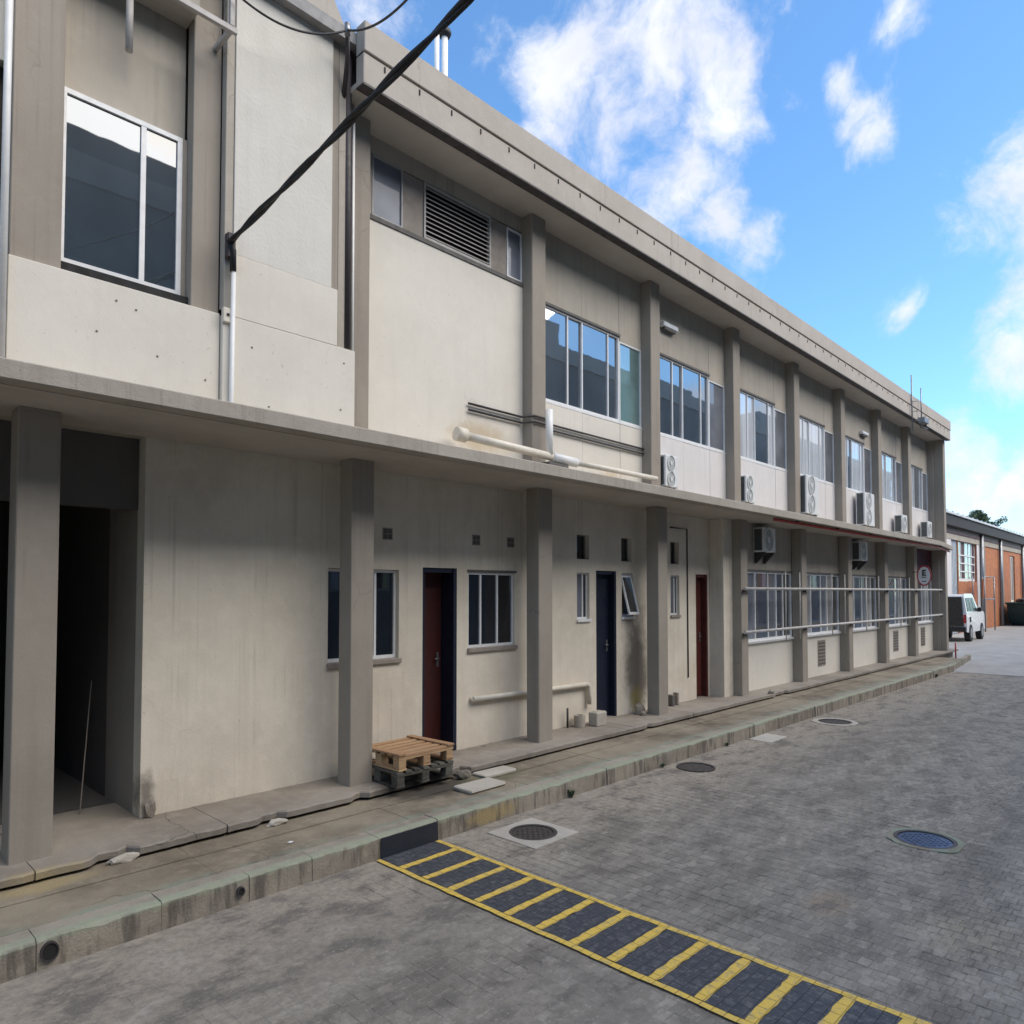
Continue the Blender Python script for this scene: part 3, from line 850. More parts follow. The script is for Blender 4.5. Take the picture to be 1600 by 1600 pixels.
def window(parent, x0, x1, z0, z1, y, splits, mats, fw=0.022, depth=0.045, fmat='frame_white', sill=None, stag=None):
    """frame with mullions; one pane per bay; stag: panes set alternately back as in sliding sashes"""
    xs = [x0] + splits + [x1]
    m = MB()
    m.box(x0, x1, y - depth / 2, y + depth / 2, z1 - fw, z1); m.box(x0, x1, y - depth / 2, y + depth / 2, z0, z0 + fw * 1.3)
    m.box(x0, x0 + fw, y - depth / 2 + .001, y + depth / 2 - .001, z0 + fw * 1.3, z1 - fw)
    m.box(x1 - fw, x1, y - depth / 2 + .001, y + depth / 2 - .001, z0 + fw * 1.3, z1 - fw)
    w = m.build('window', fmat, parent)
    for s in splits:
        B(s - fw * 0.5, s + fw * 0.5, y - depth / 2 + 0.002, y + depth / 2 - 0.002, z0 + fw * 1.3, z1 - fw).build('mullion', fmat, w)
    for k in range(len(xs) - 1):
        dy = (0.012 if (stag and k % 2) else 0.0)
        B(xs[k] + fw * 0.4, xs[k + 1] - fw * 0.4, y - 0.004 + dy, y + 0.003 + dy, z0 + fw * 0.8, z1 - fw * 0.6).build('pane', mats[k % len(mats)], w)
    if sill:
        B(x0 - 0.02, x1 + 0.03, y - depth / 2 - sill[0], y + 0.01, z0 - sill[1], z0 - 0.001).build('sill', sill[2], w)
    return w


PANES = [['glass_film'] * 4 + ['glass_green'],
         ['glass_film', 'glass_film', 'glass_film', 'glass_film', 'glass_grey'],
         ['glass_blind', 'glass_blind', 'glass_film', 'glass_blind', 'glass_grey'],
         ['glass_blind', 'glass_blind', 'glass_blind', 'glass_blind', 'glass_grey'],
         ['glass_blind', 'glass_film', 'glass_blind', 'glass_blind', 'glass_grey'],
         ['glass_blind', 'glass_blind', 'glass_blind', 'glass_grey', 'glass_grey'],
         ['glass_blind', 'glass_blind', 'glass_grey', 'glass_grey', 'glass_grey']]
ZW0, ZW1 = 4.37, 5.56
for b in range(7):
    L = CX_[b + 2] + CW; Rr = CX_[b + 3]
    s1, s2 = Rr - 1.39, Rr - 0.545
    for a, c, e in ((L, s1, 0.0), (s1, s2, 0.002), (s2, Rr, 0.0)):
        B(a + 0.003, c - 0.003, YPAN + e, YPAN + 0.05, ZW1 + 0.045, ZF0 + 0.01).build('panel_above', 'panel_taupe', bld)
        B(a + 0.003, c - 0.003, YPAN - 0.01 + e, YPAN + 0.05, ZS1 - 0.002, ZW0 - 0.03).build('panel_below', 'panel_white' if b == 0 else 'panel_pale', bld)
    B(L, s2 + 0.01, YPAN - 0.02, YPAN + 0.05, ZW1 + 0.012, ZW1 + 0.044).build('lintel', 'sill_dark', bld)  # lintel strip, its dark colour paints in the lintel's shadow
    B(s2 + 0.011, Rr, YPAN - 0.004, YPAN + 0.05, ZW1 - 0.045, ZW1 + 0.044).build('lintel', 'panel_taupe', bld)
    w = window(bld, L, s2, ZW0, ZW1 + 0.011, YPAN + 0.025, [Rr - 1.67, Rr - 1.37, Rr - 0.80], PANES[b][:4], sill=(0.015, 0.028, 'frame_white'), stag=True)
    window(bld, s2 + 0.002, Rr - 0.002, ZW0, ZW1 - 0.046, YPAN + 0.02, [], PANES[b][4:], sill=(0.012, 0.028, 'frame_white'))
    B(L, Rr, YPAN + 0.055, YPAN + 0.12, ZS1, ZF0).build('backing_wall', 'passage_shade', bld)

# end fin wall, last narrow panel
B(23.97, 24.2, 5.35, 6.6, 0.2, ZF0 - 0.001).build('fin_wall', 'column_grey', bld, 0.007)
B(CX_[9] + CW - 0.21, 24.0, YPAN, YPAN + 0.1, ZS1, ZF0).build('wall', 'panel_taupe', bld)
# rear bulk of the building: side and back walls, roof
B(24.0, 24.19, 6.601, 15.0, 0.1, 6.9).build('side_wall', 'wall_cream', bld)
B(-8, 24.19, 15.0, 15.2, 0.1, 6.9).build('back_wall', 'wall_cream', bld)

# ---- bay with the louvre (between the second and third columns)
L, Rr = CX_[1] + CW, CX_[2]
B(L, Rr, YPAN - 0.012, YPAN + 0.05, ZS1 - 0.002, 5.655).build('panel_below', 'panel_white', bld)
B(L, Rr, YPAN, YPAN + 0.05, 6.325, ZF0 + 0.01).build('panel_above', 'panel_taupe', bld)
B(L, Rr, YPAN - 0.025, YPAN + 0.05, 5.656, 5.70).build('louvre_sill', 'sill_dark', bld)
B(L, Rr, YPAN + 0.055, YPAN + 0.12, ZS1, ZF0).build('backing_wall', 'passage_shade', bld)
window(bld, 3.99, 4.365, 5.702, 6.324, YPAN + 0.015, [], ['glass_frost'], fmat='frame_grey', fw=0.018)
B(L, 3.988, YPAN, YPAN + 0.04, 5.702, 6.324).build('blank_panel', 'panel_taupe', bld)
for a, b in ((4.37, 4.635), (5.625, 5.885)): B(a, b, YPAN + 0.004, YPAN + 0.04, 5.702, 6.310).build('blank_panel', 'vent_grey', bld)
window(bld, 5.89, 6.145, 5.702, 6.30, YPAN + 0.015, [], ['glass_frost'], fmat='frame_white', fw=0.018)
lv = wall_holes(4.64, 5.62, 5.702, 6.31, YPAN - 0.012, YPAN + 0.045, [(4.662, 5.598, 5.735, 6.285)]).build('louvre_vent', 'louvre', bld)
B(4.65, 5.61, YPAN + 0.035, YPAN + 0.044, 5.72, 6.29).build('louvre_void', 'black_gap', lv)
for k in range(11):
    z = 5.752 + k * 0.050
    MB().prism([(YPAN - 0.008, z - 0.004), (YPAN - 0.008, z + 0.006), (YPAN + 0.03, z + 0.028), (YPAN + 0.03, z + 0.018)], lambda u, v, w: (w, u, v), 4.664, 5.596).build('slat', 'louvre', lv)

# ---- roof fascia in two bands with a dark drip joint, flat roof
B(3.50, 24.2, 5.20, 5.32, ZF0, ZFS - 0.008).build('fascia_band', 'fascia_concrete', bld, 0.006)
B(3.50, 24.2, 5.215, 5.30, ZFS - 0.012, ZFS + 0.004).build('drip_joint', 'black_gap', bld)
B(3.50, 24.2, 5.185, 5.32, ZFS + 0.002, ZF1).build('fascia_band', 'fascia_concrete', bld, 0.006)
B(3.50, 24.2, 5.321, 6.3, ZF0 + 0.006, ZF0 + 0.05).build('roof_soffit', 'soffit', bld)
B(3.50, 24.2, 5.201, 5.318, ZF0 - 0.012, ZF0 - 0.0005).build('drip_edge', 'pipe_dark', bld)
B(-8, 24.2, 5.322, 15.2, ZF1 - 0.16, ZF1 - 0.05).build('roof', 'roof_grey', bld)
k = 0; x = 3.72
while x < 24.0:
    B(x, x + 0.012, 5.192, 5.199, 6.70, 6.752).build('fixing_clip', 'black_gap', bld); x += 0.405 + random.uniform(-0.015, 0.015)

# ---- ground floor: windows and doors of the left half
window(bld, H_W1[0] + .004, H_W1[1] - .004, H_W1[2] + 0.03, H_W1[3] - .004, YWALL + 0.07, [3.93, 4.20], ['glass_dark'], fw=0.026, sill=None)
B(H_W1[0] - 0.01, H_W1[1] + 0.02, YWALL - 0.03, YWALL + 0.10, H_W1[2] - 0.02, H_W1[2] + 0.028).build('window_sill', 'vent_grey', bld, 0.005)
window(bld, H_W2[0] + .004, H_W2[1] - .004, H_W2[2] + 0.03, H_W2[3] - .004, YWALL + 0.04, [5.635, 5.905], ['glass_dark'], fw=0.024)
B(H_W2[0] - 0.01, H_W2[1] + 0.03, YWALL - 0.03, YWALL + 0.10, H_W2[2] - 0.02, H_W2[2] + 0.028).build('window_sill', 'vent_grey', bld, 0.005)
B(H_W2[0] - 0.01, H_W2[1] + 0.03, YWALL - 0.008, YWALL - 0.0005, H_W2[3], H_W2[3] + 0.025).build('window_head', 'sill_dark', bld)
for j, h in enumerate(H_SL):
    if j == 1:
        w = window(bld, h[0] + .003, h[1] - .003, h[2] + 0.02, h[3] - .003, YWALL + 0.06, [], ['glass_dark'], fw=0.022)
        # top-hung sash standing open
        zt, zb = h[3] - 0.03, h[2] + 0.05
        def sl(u, v, w_): return (u, YWALL + 0.05 - (zt - v) * 0.26 - w_, v)
        a, b = h[0] + 0.02, h[1] - 0.02
        mm = MB()
        for (p, q, r_, s_) in ((a, b, zt - 0.03, zt), (a, b, zb, zb + 0.035), (a, a + 0.022, zb + 0.036, zt - 0.031), (b - 0.022, b, zb + 0.036, zt - 0.031)):
            mm.prism([(p, r_), (q, r_), (q, s_), (p, s_)], sl, 0, 0.025)
        sash = mm.build('open_sash', 'frame_white', w)
        MB().prism([(a + 0.021, zb + 0.034), (b - 0.021, zb + 0.034), (b - 0.021, zt - 0.029), (a + 0.021, zt - 0.029)], sl, 0.008, 0.014).build('pane', 'glass_film', w)
    else:
        window(bld, h[0] + .003, h[1] - .003, h[2] + 0.02, h[3] - .003, YWALL + 0.06, [h[0] + 0.17], ['glass_grey', 'glass_dark'], fw=0.020)
    B(h[0] - 0.01, h[1] + 0.01, YWALL - 0.025, YWALL + 0.10, h[2] - 0.02, h[2] + 0.018).build('window_sill', 'frame_white' if j != 2 else 'vent_grey', bld, 0.004)
for h in H_SH:
    window(bld, h[0] + .003, h[1] - .003, h[2] + .003, h[3] - .003, YWALL + 0.10, [], ['glass_dark'], fw=0.016, fmat='sill_dark')
for j, (h, leaf, frame) in enumerate(((H_DOOR1, 'door_red', 'door_navy'), (H_DOOR2, 'door_navy', 'door_navy'), (H_DOOR3, 'door_rust', 'door_rust'))):
    x0, x1, z0, z1 = h
    dr = MB()
    dr.box(x0 + .002, x0 + 0.045, YWALL + 0.02, YWALL + 0.15, 0.252, z1 - .002); dr.box(x1 - 0.045, x1 - .002, YWALL + 0.004, YWALL + 0.15, 0.252, z1 - .002)
    dr.box(x0 + 0.046, x1 - 0.046, YWALL + 0.02, YWALL + 0.15, z1 - 0.05, z1 - .002)
    if j == 0: dr.box(x1 - 0.044, x1 - .003, YWALL + 0.1501, YWALL + 0.26, 0.252, z1 - .003)
    d = dr.build('door', frame, bld)
    LY = YWALL + (0.10 if j else 0.215)
    leafm = MB(); leafm.box(x0 - (0 if j else 0.1) + 0.048, x1 - 0.048, LY, LY + 0.035, 0.262, z1 - (0.053 if j else -0.02))
    leafm.build('door_leaf', leaf, d)
    B(x1 - 0.115, x1 - 0.085, LY - 0.006, LY - 0.0005, 1.16, 1.32).build('lock_plate', 'metal_grey', d)
    MB().tube([(x1 - 0.10, LY - 0.03, 1.25), (x1 - 0.16, LY - 0.03, 1.25)], 0.008, 8).build('handle', 'metal_grey', d)
# airbricks
for cx_ in (4.31, 5.545, 6.11):
    a = B(cx_ - 0.062, cx_ + 0.062, YWALL - 0.004, YWALL - 0.0005, 2.525, 2.645).build('air_vent', 'vent_grey', bld)
    for k in range(2):
        for q in range(2):
            B(cx_ - 0.05 + k * 0.054, cx_ - 0.004 + k * 0.054, YWALL - 0.006, YWALL - 0.0042, 2.535 + q * 0.054, 2.579 + q * 0.054).build('vent_hole', 'sill_dark', a)

# ---- ground floor: fenced windows of the right half
for b in range(5):
    L = CX_[b + 4] + CW; Rr = CX_[b + 5]; last = b == 4
    B(L - 0.1, Rr + 0.1, YINF, YINF + 0.12, 0.2, 1.07).build('panel_below', 'panel_white', bld)
    B(L - 0.1, Rr + 0.1, YINF - 0.03, YINF + 0.05, 1.071, 1.115).build('window_sill', 'frame_white', bld, 0.004)
    for k in range(4):
        a = L + (Rr - L) * k / 4; c = L + (Rr - L) * (k + 1) / 4
        B(a + 0.002, c - 0.002, YINF + (0.002 if k % 2 else 0), YINF + 0.1, 2.39, ZS0 - 0.002).build('panel_above', 'maroon' if last and k > 0 else 'panel_taupe', bld)
    B(L, Rr, YINF - 0.015, YINF + 0.08, 2.355, 2.388).build('lintel', 'sill_dark', bld)
    window(bld, L, Rr, 1.116, 2.354, YINF + 0.03, [L + 0.35, L + 0.72, L + 1.25, L + 1.6, L + 1.9][:5], ['glass_blind', 'glass_grey', 'glass_low', 'glass_grey', 'glass_low', 'glass_low'] if b == 0 else ['glass_grey', 'glass_pale', 'glass_low'], fw=0.028, stag=True)
    if b in (1, 3, 4):
        v = B(L + 1.02, L + 1.42, YINF - 0.012, YINF - 0.0005, 0.45, 0.98).build('floor_vent', 'vent_grey', bld)
        for k in range(7): B(L + 1.05, L + 1.39, YINF - 0.02, YINF - 0.0125, 0.485 + k * 0.07, 0.515 + k * 0.07).build('slat', 'sill_dark', v)
    B(L - 0.2, Rr + 0.2, YINF + 0.13, YINF + 0.2, 0.2, 3.2).build('backing_wall', 'passage_shade', bld)

# ---- left block above the canopy
LB = 3.50
B(0.985, 2.355, 5.44, 5.54, ZS1 - 0.002, 4.165).build('sill_panel', 'panel_white', bld, 0.004)
B(2.362, 3.565, 5.40, 5.50, ZS1 - 0.002, 4.155).build('sill_panel', 'panel_white', bld, 0.004)
B(2.445, 3.385, 5.405, 5.50, 4.160, 4.66).build('wall_panel', 'panel_white', bld, 0.003)
B(2.445, 3.325, 5.41, 5.50, 4.662, 7.00).build('wall_panel', 'rough_white', bld, 0.003)
B(3.328, 3.395, 5.425, 5.50, 4.662, 7.00).build('fin', 'column_grey', bld, 0.004)
B(3.40, 3.475, 5.43, 5.50, 4.160, 7.10).build('fin', 'slab_concrete', bld, 0.004)
B(2.375, 2.442, 5.42, 5.50, 4.217, 7.00).build('fin', 'slab_concrete', bld, 0.004)
B(2.155, 2.370, 5.50, 5.62, 4.167, 7.00).build('pier', 'column_grey', bld, 0.005)
B(1.00, 1.292, 5.50, 5.72, 4.167, 7.00).build('pier', 'column_grey', bld, 0.005)
B(1.294, 2.153, 5.66, 5.72, 5.52, 7.0).build('spandrel', 'panel_taupe', bld)
B(1.27, 2.153, 5.545, 5.62, 4.166, 4.262).build('sill_gap', 'black_gap', bld)
window(bld, 1.295, 2.115, 4.264, 5.518, 5.62, [1.835], ['glass_left'], fw=0.036)
B(2.117, 2.153, 5.60, 5.66, 4.264, 5.518).build('reveal', 'column_grey', bld)
B(1.294, 2.153, 5.40, 5.655, 6.44, 6.70).build('beam', 'slab_concrete', bld, 0.005)
# bay further left, cut by the frame
B(-1.3, 0.90, 5.44, 5.54, ZS1 - 0.002, 4.215).build('sill_panel', 'panel_white', bld)
window(bld, -1.2, 0.92, 4.26, 5.518, 5.60, [-0.5, 0.3], ['glass_film'], fw=0.034)
B(-1.3, 0.995, 5.62, 5.70, 5.52, 7.0).build('spandrel', 'panel_white', bld)
B(-8, -1.3, 5.44, 5.60, ZS1 - 0.002, 7.0).build('wall_panel', 'panel_white', bld)
# block behind and its roof edge
B(-8, 3.48, 5.73, 5.85, ZS1, 7.0).build('backing_wall', 'passage_shade', bld)
B(3.485, 3.62, 5.52, 5.80, ZS1, 7.0).build('return_wall', 'column_grey', bld)
m = MB().prism([(-8, 7.002), (3.42, 7.002), (3.42, 7.08), (3.33, 7.22), (3.2, 7.6), (-8, 7.6)], lambda u, v, w: (u, w, v), 5.385, 5.9)
m.build('fascia_band', 'fascia_concrete', bld, 0.006)
# peg and patch marks
for (px_, pz_) in ((1.62, 4.05), (1.75, 4.02), (1.50, 3.80), (2.25, 3.62), (1.9, 3.72), (2.6, 3.95), (3.45, 4.02), (3.42, 3.6), (2.75, 3.5)):
    B(px_ - 0.006, px_ + 0.006, 5.394 if px_ > 2.36 else 5.434, 5.399 if px_ > 2.36 else 5.4395, pz_ - 0.004, pz_ + 0.004).build('wall_plug', 'sill_dark', bld)

# ================================================================== THINGS ON THE BUILDING
# conduits and pipes
def pipe(name, pts, r, mat, label, cat='pipe', group=None, n=10):
    return tag(MB().tube(pts, r, n).build(name, mat), label, cat, group)

t = thing('drain_pipe', (5.3, 5.62, 3.45), 'white plastic waste pipe along the canopy with an upright branch', 'pipe')
MB().tube([(5.02, 5.60, 3.665), (6.35, 5.42, 3.575)], 0.046, 14).build('pipe_run', 'pvc_cream', t)
MB().tube([(6.30, 5.427, 3.578), (6.72, 5.40, 3.56)], 0.056, 14).build('collar', 'pvc_white', t)
MB().tube([(6.72, 5.40, 3.56), (8.65, 5.50, 3.60)], 0.034, 14).build('pipe_run', 'pvc_cream', t)
MB().tube([(4.96, 5.61, 3.67), (5.08, 5.59, 3.66)], 0.075, 14).build('end_cap', 'pvc_cream', t)
MB().tube([(6.26, 5.432, 3.58), (6.26, 5.432, 4.13)], 0.045, 14).build('branch', 'pvc_white', t)
B(6.2, 6.55, 5.38, 5.52, ZS1 + 0.001, 3.51).build('support_block', 'sill_dark', t)
for dz, nm in ((0.0, 'upper'), (-0.07, 'lower')):
    pipe('conduit', [(5.25, YPAN - 0.04, 4.07 + dz), (6.1, YPAN - 0.04, 4.07 + dz), (6.16, YPIL - 0.02, 4.07 + dz), (6.42, YPIL - 0.02, 4.07 + dz), (6.5, YPAN - 0.035, 4.07 + dz), (8.69, YPAN - 0.035, 4.06 + dz)], 0.013, 'pipe_dark',
         nm + ' of the two thin dark conduits above the white waste pipe', 'conduit', 'dark conduits above the waste pipe')
pipe('conduit', [(2.425, 5.375, 3.34), (2.425, 5.375, 3.42), (2.43, 5.37, 4.62)], 0.018, 'pvc_white', 'white conduit running up the left block below the black cable', 'conduit')
o = pipe('conduit', [(3.60, 5.50, 3.34), (3.60, 5.50, 6.45)], 0.013, 'pvc_white', 'thin white conduit beside the pilaster next to the dark downpipe', 'conduit')
pipe('downpipe', [(3.50, 5.44, 4.17), (3.50, 5.44, 7.10)], 0.032, 'pipe_dark', 'dark downpipe in the corner between left block and pilaster', 'pipe')
pipe('conduit', [(0.955, 5.42, 3.34), (0.955, 5.42, 7.0)], 0.022, 'pvc_white', 'white pipe at the left picture edge beside the grey pier', 'conduit')
pipe('hanging_pipe', [(1.69, 5.50, 5.925), (1.69, 5.50, 6.438)], 0.025, 'louvre', 'short pale pipe hanging in front of the taupe spandrel over the left window', 'pipe')
t = tag(B(2.355, 2.43, 5.375, 5.415, 4.09, 4.205).build('junction_box', 'pvc_cream', None, 0.006), 'small cream junction box beside the white conduit on the left block', 'junction box')
B(2.382, 2.402, 5.370, 5.3745, 4.14, 4.16).build('knockout', 'black_gap', t)
pipe('conduit', [(9.68, YWALL - 0.012, 3.0), (10.19, YWALL - 0.012, 3.0), (10.195, YWALL - 0.012, 0.62)], 0.010, 'pipe_dark', 'thin dark conduit bent over the small windows left of the far red door', 'conduit')
t = thing('waste_pipe', (6.5, 5.88, 0.75), 'cream horizontal waste pipe low on the wall behind the third column', 'pipe')
MB().tube([(5.46, 5.875, 0.79), (7.55, 5.875, 0.765)], 0.030, 12).build('pipe_run', 'pvc_cream', t)
MB().tube([(7.52, 5.875, 0.766), (7.56, 5.875, 0.74), (7.57, 5.875, 0.50)], 0.032, 12).build('elbow', 'pvc_cream', t)
MB().tube([(5.46, 5.875, 0.79), (5.46, 5.918, 0.79)], 0.02, 10).build('pipe_end', 'pvc_cream', t)
t = thing('fire_pipe', (18, 5.1, 3.19), 'dull red pipe slung under the canopy edge over the fenced windows', 'pipe')
MB().tube([(11.3, 4.95, 3.175), (21.4, 4.95, 3.175), (24.15, 5.27, 3.175)], 0.024, 10).build('pipe_run', 'pipe_red', t)
for k in range(6): B(12.2 + k * 1.9, 12.23 + k * 1.9, 4.92, 4.98, 3.19, ZS0 - 0.0005).build('hanger', 'pipe_dark', t)

# guard rail in front of the fenced windows
t = thing('guard_rail', (17.4, 5.44, 1.7), 'two pale pipe rails fixed across the columns in front of ground-floor windows', 'railing')
for z in (2.045, 1.315): MB().tube([(11.22, 5.44, z), (23.9, 5.44, z)], 0.026, 10).build('rail', 'rail_paint', t)
for x in CX_[4:10]:
    for z in (2.045, 1.315): B(x + 0.02, x + 0.07, 5.44, YC - 0.0005, z - 0.06, z - 0.015).build('bracket', 'pipe_dark', t)
for x in (12.9, 13.55, 15.2, 15.95, 17.3, 18.2, 19.9, 20.7): MB().tube([(x, 5.455, 1.10), (x, 5.455, 2.36)], 0.011, 8).build('upright', 'rail_paint', t)

# air conditioners
def ac_unit(x, y1, z, w, d, h, label, fans=1, grp='air-conditioner boxes on the canopy', legs=0.03, brk=False):
    """outdoor unit standing with its back to the wall; fan faces the yard"""
    t = thing('air_conditioner', (x + w / 2, y1 - d / 2, z), label, 'air conditioner', grp)
    c = B(x, x + w, y1 - d, y1, z + legs, z + h).build('case', 'ac_white', t, 0.012)
    for k in range(fans):
        cz = z + legs + (h - legs) * (k + 0.5) / fans; r = min(w * 0.36, (h - legs) / fans * 0.42)
        fy = lambda u, v, w_, a=x + w * 0.42, b=cz: (a + u, w_, b + v)
        fo = MB().disc(fy, r, r * 1.2, y1 - d - 0.004, y1 - d - 0.0005, 24).build('fan_opening', 'ac_fan', t)
        MB().ring(fy, r * 0.92, r * 1.12, r * 1.04, r * 1.24, y1 - d - 0.014, y1 - d - 0.0045, 24).build('fan_guard', 'ac_white', fo)
        MB().disc(fy, r * 0.25, r * 0.3, y1 - d - 0.012, y1 - d - 0.0045, 16).build('fan_hub', 'ac_white', fo)
        for q in range(3):
            a0 = 2 * math.pi * q / 3 + 0.4
            pts = [(math.cos(a0 + s_) * rr, math.sin(a0 + s_) * rr * 1.2) for rr, s_ in ((r * .26, -.25), (r * .85, -.1), (r * .85, .55), (r * .26, .25))]
            MB().prism(pts, fy, y1 - d - 0.008, y1 - d - 0.0048).build('fan_blade', 'ac_blade', fo)
    B(x - 0.004, x - 0.0005, y1 - d + 0.03, y1 - 0.03, z + legs + 0.03, z + h - 0.03).build('coil_side', 'ac_grille', t)
    if brk:
        for xx in (x + 0.06, x + w - 0.09):
            MB().prism([(y1, z + legs - 0.001), (y1 - d, z + legs - 0.001), (y1 - d, z + legs - 0.025), (y1 - 0.03, z - 0.20), (y1, z - 0.20)], lambda u, v, w_: (w_, u, v), xx, xx + 0.03).build('bracket', 'pipe_dark', t)
    else:
        for xx in (x + 0.05, x + w - 0.11): B(xx, xx + 0.06, y1 - d + 0.02, y1 - 0.02, z, z + legs - 0.0005).build('foot', 'pipe_dark', t)
    MB().tube([(x + w, y1 - 0.06, z + h * 0.75), (x + w + 0.06, y1 - 0.06, z + h * 0.75), (x + w + 0.07, YPAN if not brk else y1, z + h * 0.72)], 0.012, 8).build('refrigerant_hose', 'cable_black', t)
    return t

ZT = ZS1 + 0.001
ac_unit(8.98, 5.72, ZT + 0.17, 0.36, 0.17, 0.50, 'nearest air-conditioner box on the canopy, right of the fourth pilaster', 2)
ac_unit(11.55, 5.72, ZT + 0.17, 0.34, 0.17, 0.50, 'second air-conditioner box on the canopy from the left', 2)
ac_unit(14.05, 5.70, ZT + 0.17, 0.62, 0.2, 0.80, 'tall white air-conditioner box on the canopy below the fifth window', 2)
ac_unit(17.45, 5.70, ZT + 0.17, 0.70, 0.2, 0.80, 'tall air-conditioner box left of the pilaster, fourth along the canopy', 2)
ac_unit(20.35, 5.70, ZT + 0.17, 0.45, 0.2, 0.50, 'fifth air-conditioner box on the canopy, near the far end', 1)
ac_unit(22.8, 5.70, ZT + 0.17, 0.42, 0.2, 0.50, 'last air-conditioner box on the canopy beside the end wall', 1)
# plinth blocks the boxes stand on
for x, w in ((8.98, .36), (11.55, .34), (14.05, .62), (17.45, .70), (20.35, .45), (22.8, .42)):
    B(x + 0.02, x + w - 0.02, 5.54, 5.70, ZT, ZT + 0.169).build('plinth', 'slab_concrete', bld)
G2 = 'air conditioners bracketed under the canopy'
ac_unit(12.1, YINF - 0.001, 2.70, 0.50, 0.2, 0.44, 'white air conditioner bracketed under the canopy over the first fenced window', 1, G2, 0.0, True)
ac_unit(17.1, YINF - 0.001, 2.70, 0.50, 0.2, 0.44, 'white air conditioner bracketed under the canopy over the third fenced window', 1, G2, 0.0, True)

# wall light / bulkhead on taupe panel
for x, z, lab in ((9.18, 6.0, 'small white bulkhead light on the taupe panel above the fourth bay window'), (18.0, 5.78, 'small white bulkhead light high on the facade near the far bays')):
    t = thing('wall_light', (x + 0.2, YPAN, z), lab, 'wall light', 'bulkhead lights on the upper facade')
    B(x, x + 0.42, YPAN - 0.09, YPAN - 0.001, z, z + 0.075).build('housing', 'frame_white', t, 0.01)
    B(x + 0.05, x + 0.37, YPAN - 0.075, YPAN - 0.02, z - 0.035, z - 0.001).build('diffuser', 'sill_dark', t)

# roof flues
for x, r, z1, lab, cap in ((5.17, 0.030, 8.45, 'left, uncapped one of two slim white roof flues', False), (5.29, 0.038, 8.50, 'slim white roof flue with a dark cap', True)):
    t = thing('roof_flue', (x, 6.2, 7.0), lab, 'flue', 'white flues on the flat roof')
    MB().tube([(x, 6.2, ZF1 - 0.05), (x, 6.2, z1)], r, 12).build('pipe', 'pvc_white', t)
    if cap: MB().tube([(x, 6.2, z1 - 0.01), (x, 6.2, z1 + 0.035), (x, 6.2, z1 + 0.07), (x, 6.2, z1 + 0.085)], [0.06, 0.08, 0.07, 0.03], 16).build('cap', 'cable_black', t)

# aerials near the end of the roof
t = thing('aerial', (20.1, 5.17, 6.4), 'taller thin aerial mast clamped to the roof edge near the far end', 'aerial', 'aerials at the roof edge')
MB().tube([(20.1, 5.16, 6.05), (20.1, 5.16, 7.55)], 0.017, 8).build('mast', 'metal_grey', t)
for k in range(3): MB().tube([(20.1, 5.0 - 0.0, 6.35 + k * .25), (20.1, 5.17, 6.35 + k * .25)], 0.008, 6).build('element', 'metal_grey', t)
t = thing('aerial', (20.8, 5.12, 6.4), 'shorter aerial with a box and stay bracket at the roof edge', 'aerial', 'aerials at the roof edge')
MB().tube([(20.8, 5.12, 6.3), (20.8, 5.12, 7.35)], 0.015, 8).build('mast', 'metal_grey', t)
B(20.7, 21.1, 5.02, 5.18, 6.42, 6.56).build('box', 'metal_grey', t, 0.01)
MB().tube([(21.1, 5.1, 6.4), (21.55, 5.15, 6.62)], 0.022, 8).build('stay', 'pipe_dark', t)
MB().tube([(20.6, 5.1, 6.28), (21.3, 5.1, 6.34)], 0.018, 8).build('stay', 'pipe_dark', t)

# cables
def curve(a, b, sag, n=24): 
    a, b = Vector(a), Vector(b)
    return [a.lerp(b, k / n) - Vector((0, 0, sag * 4 * (k / n) * (1 - k / n))) for k in range(n + 1)]
t = thing('overhead_cable', (2.39, 5.33, 4.74), 'thick twisted black cable rising from the left block across the sky', 'cable')
main = curve((2.395, 5.36, 4.72), (3.43, -8.0, 8.25), 0.16, 90)
for ph in (0, math.pi):
    pts = []
    for k, p in enumerate(main):
        a = k * 0.9 + ph; wob = mnoise.noise((k * 0.35, ph, 1.0)) * 0.012; pts.append(p + Vector((math.cos(a) * 0.012 + wob, 0, math.sin(a) * 0.012 + 0.7 * wob)))
    MB().tube(pts, [0.0165 * (1 + 0.22 * mnoise.noise((k * 0.6, ph, 4.0))) for k in range(len(pts))], 8).build('strand', 'cable_black', t)
MB().tube([(2.395, 5.36, 4.72), (2.42, 5.365, 4.66), (2.425, 5.372, 4.5)], 0.026, 8).build('tail', 'cable_black', t)
tag(B(2.375, 2.442, 5.36, 5.419, 4.60, 4.80).build('cable_clamp', 'pipe_dark', None, 0.008), 'dark clamp holding the black cable on the left block', 'clamp')
A_ = (3.313, 5.17, 6.843)
tag(MB().tube(curve(A_, (1.80, 5.12, 6.80), 0.32, 40), 0.009, 6).build('thin_cable', 'cable_black'), 'thin cable sagging from the roof corner across the left block', 'cable')
tag(MB().tube(curve(A_, (2.683, 2.789, 6.012), 0.25, 30) + [Vector((1.9, -0.2, 6.25)), Vector((0.6, -5, 6.9)), Vector((-0.2, -8.1, 7.4))], 0.009, 6).build('thin_cable', 'cable_black'), 'thin cable rising from the roof corner to the right', 'cable')
t = thing('cable_bracket', (3.40, 5.4, 6.7), 'small dark bracket with insulator at the roof corner', 'bracket')
MB().tube([(3.45, 5.44, 6.45), (3.40, 5.30, 6.72), (3.313, 5.17, 6.86)], 0.020, 8).build('arm', 'pipe_dark', t)
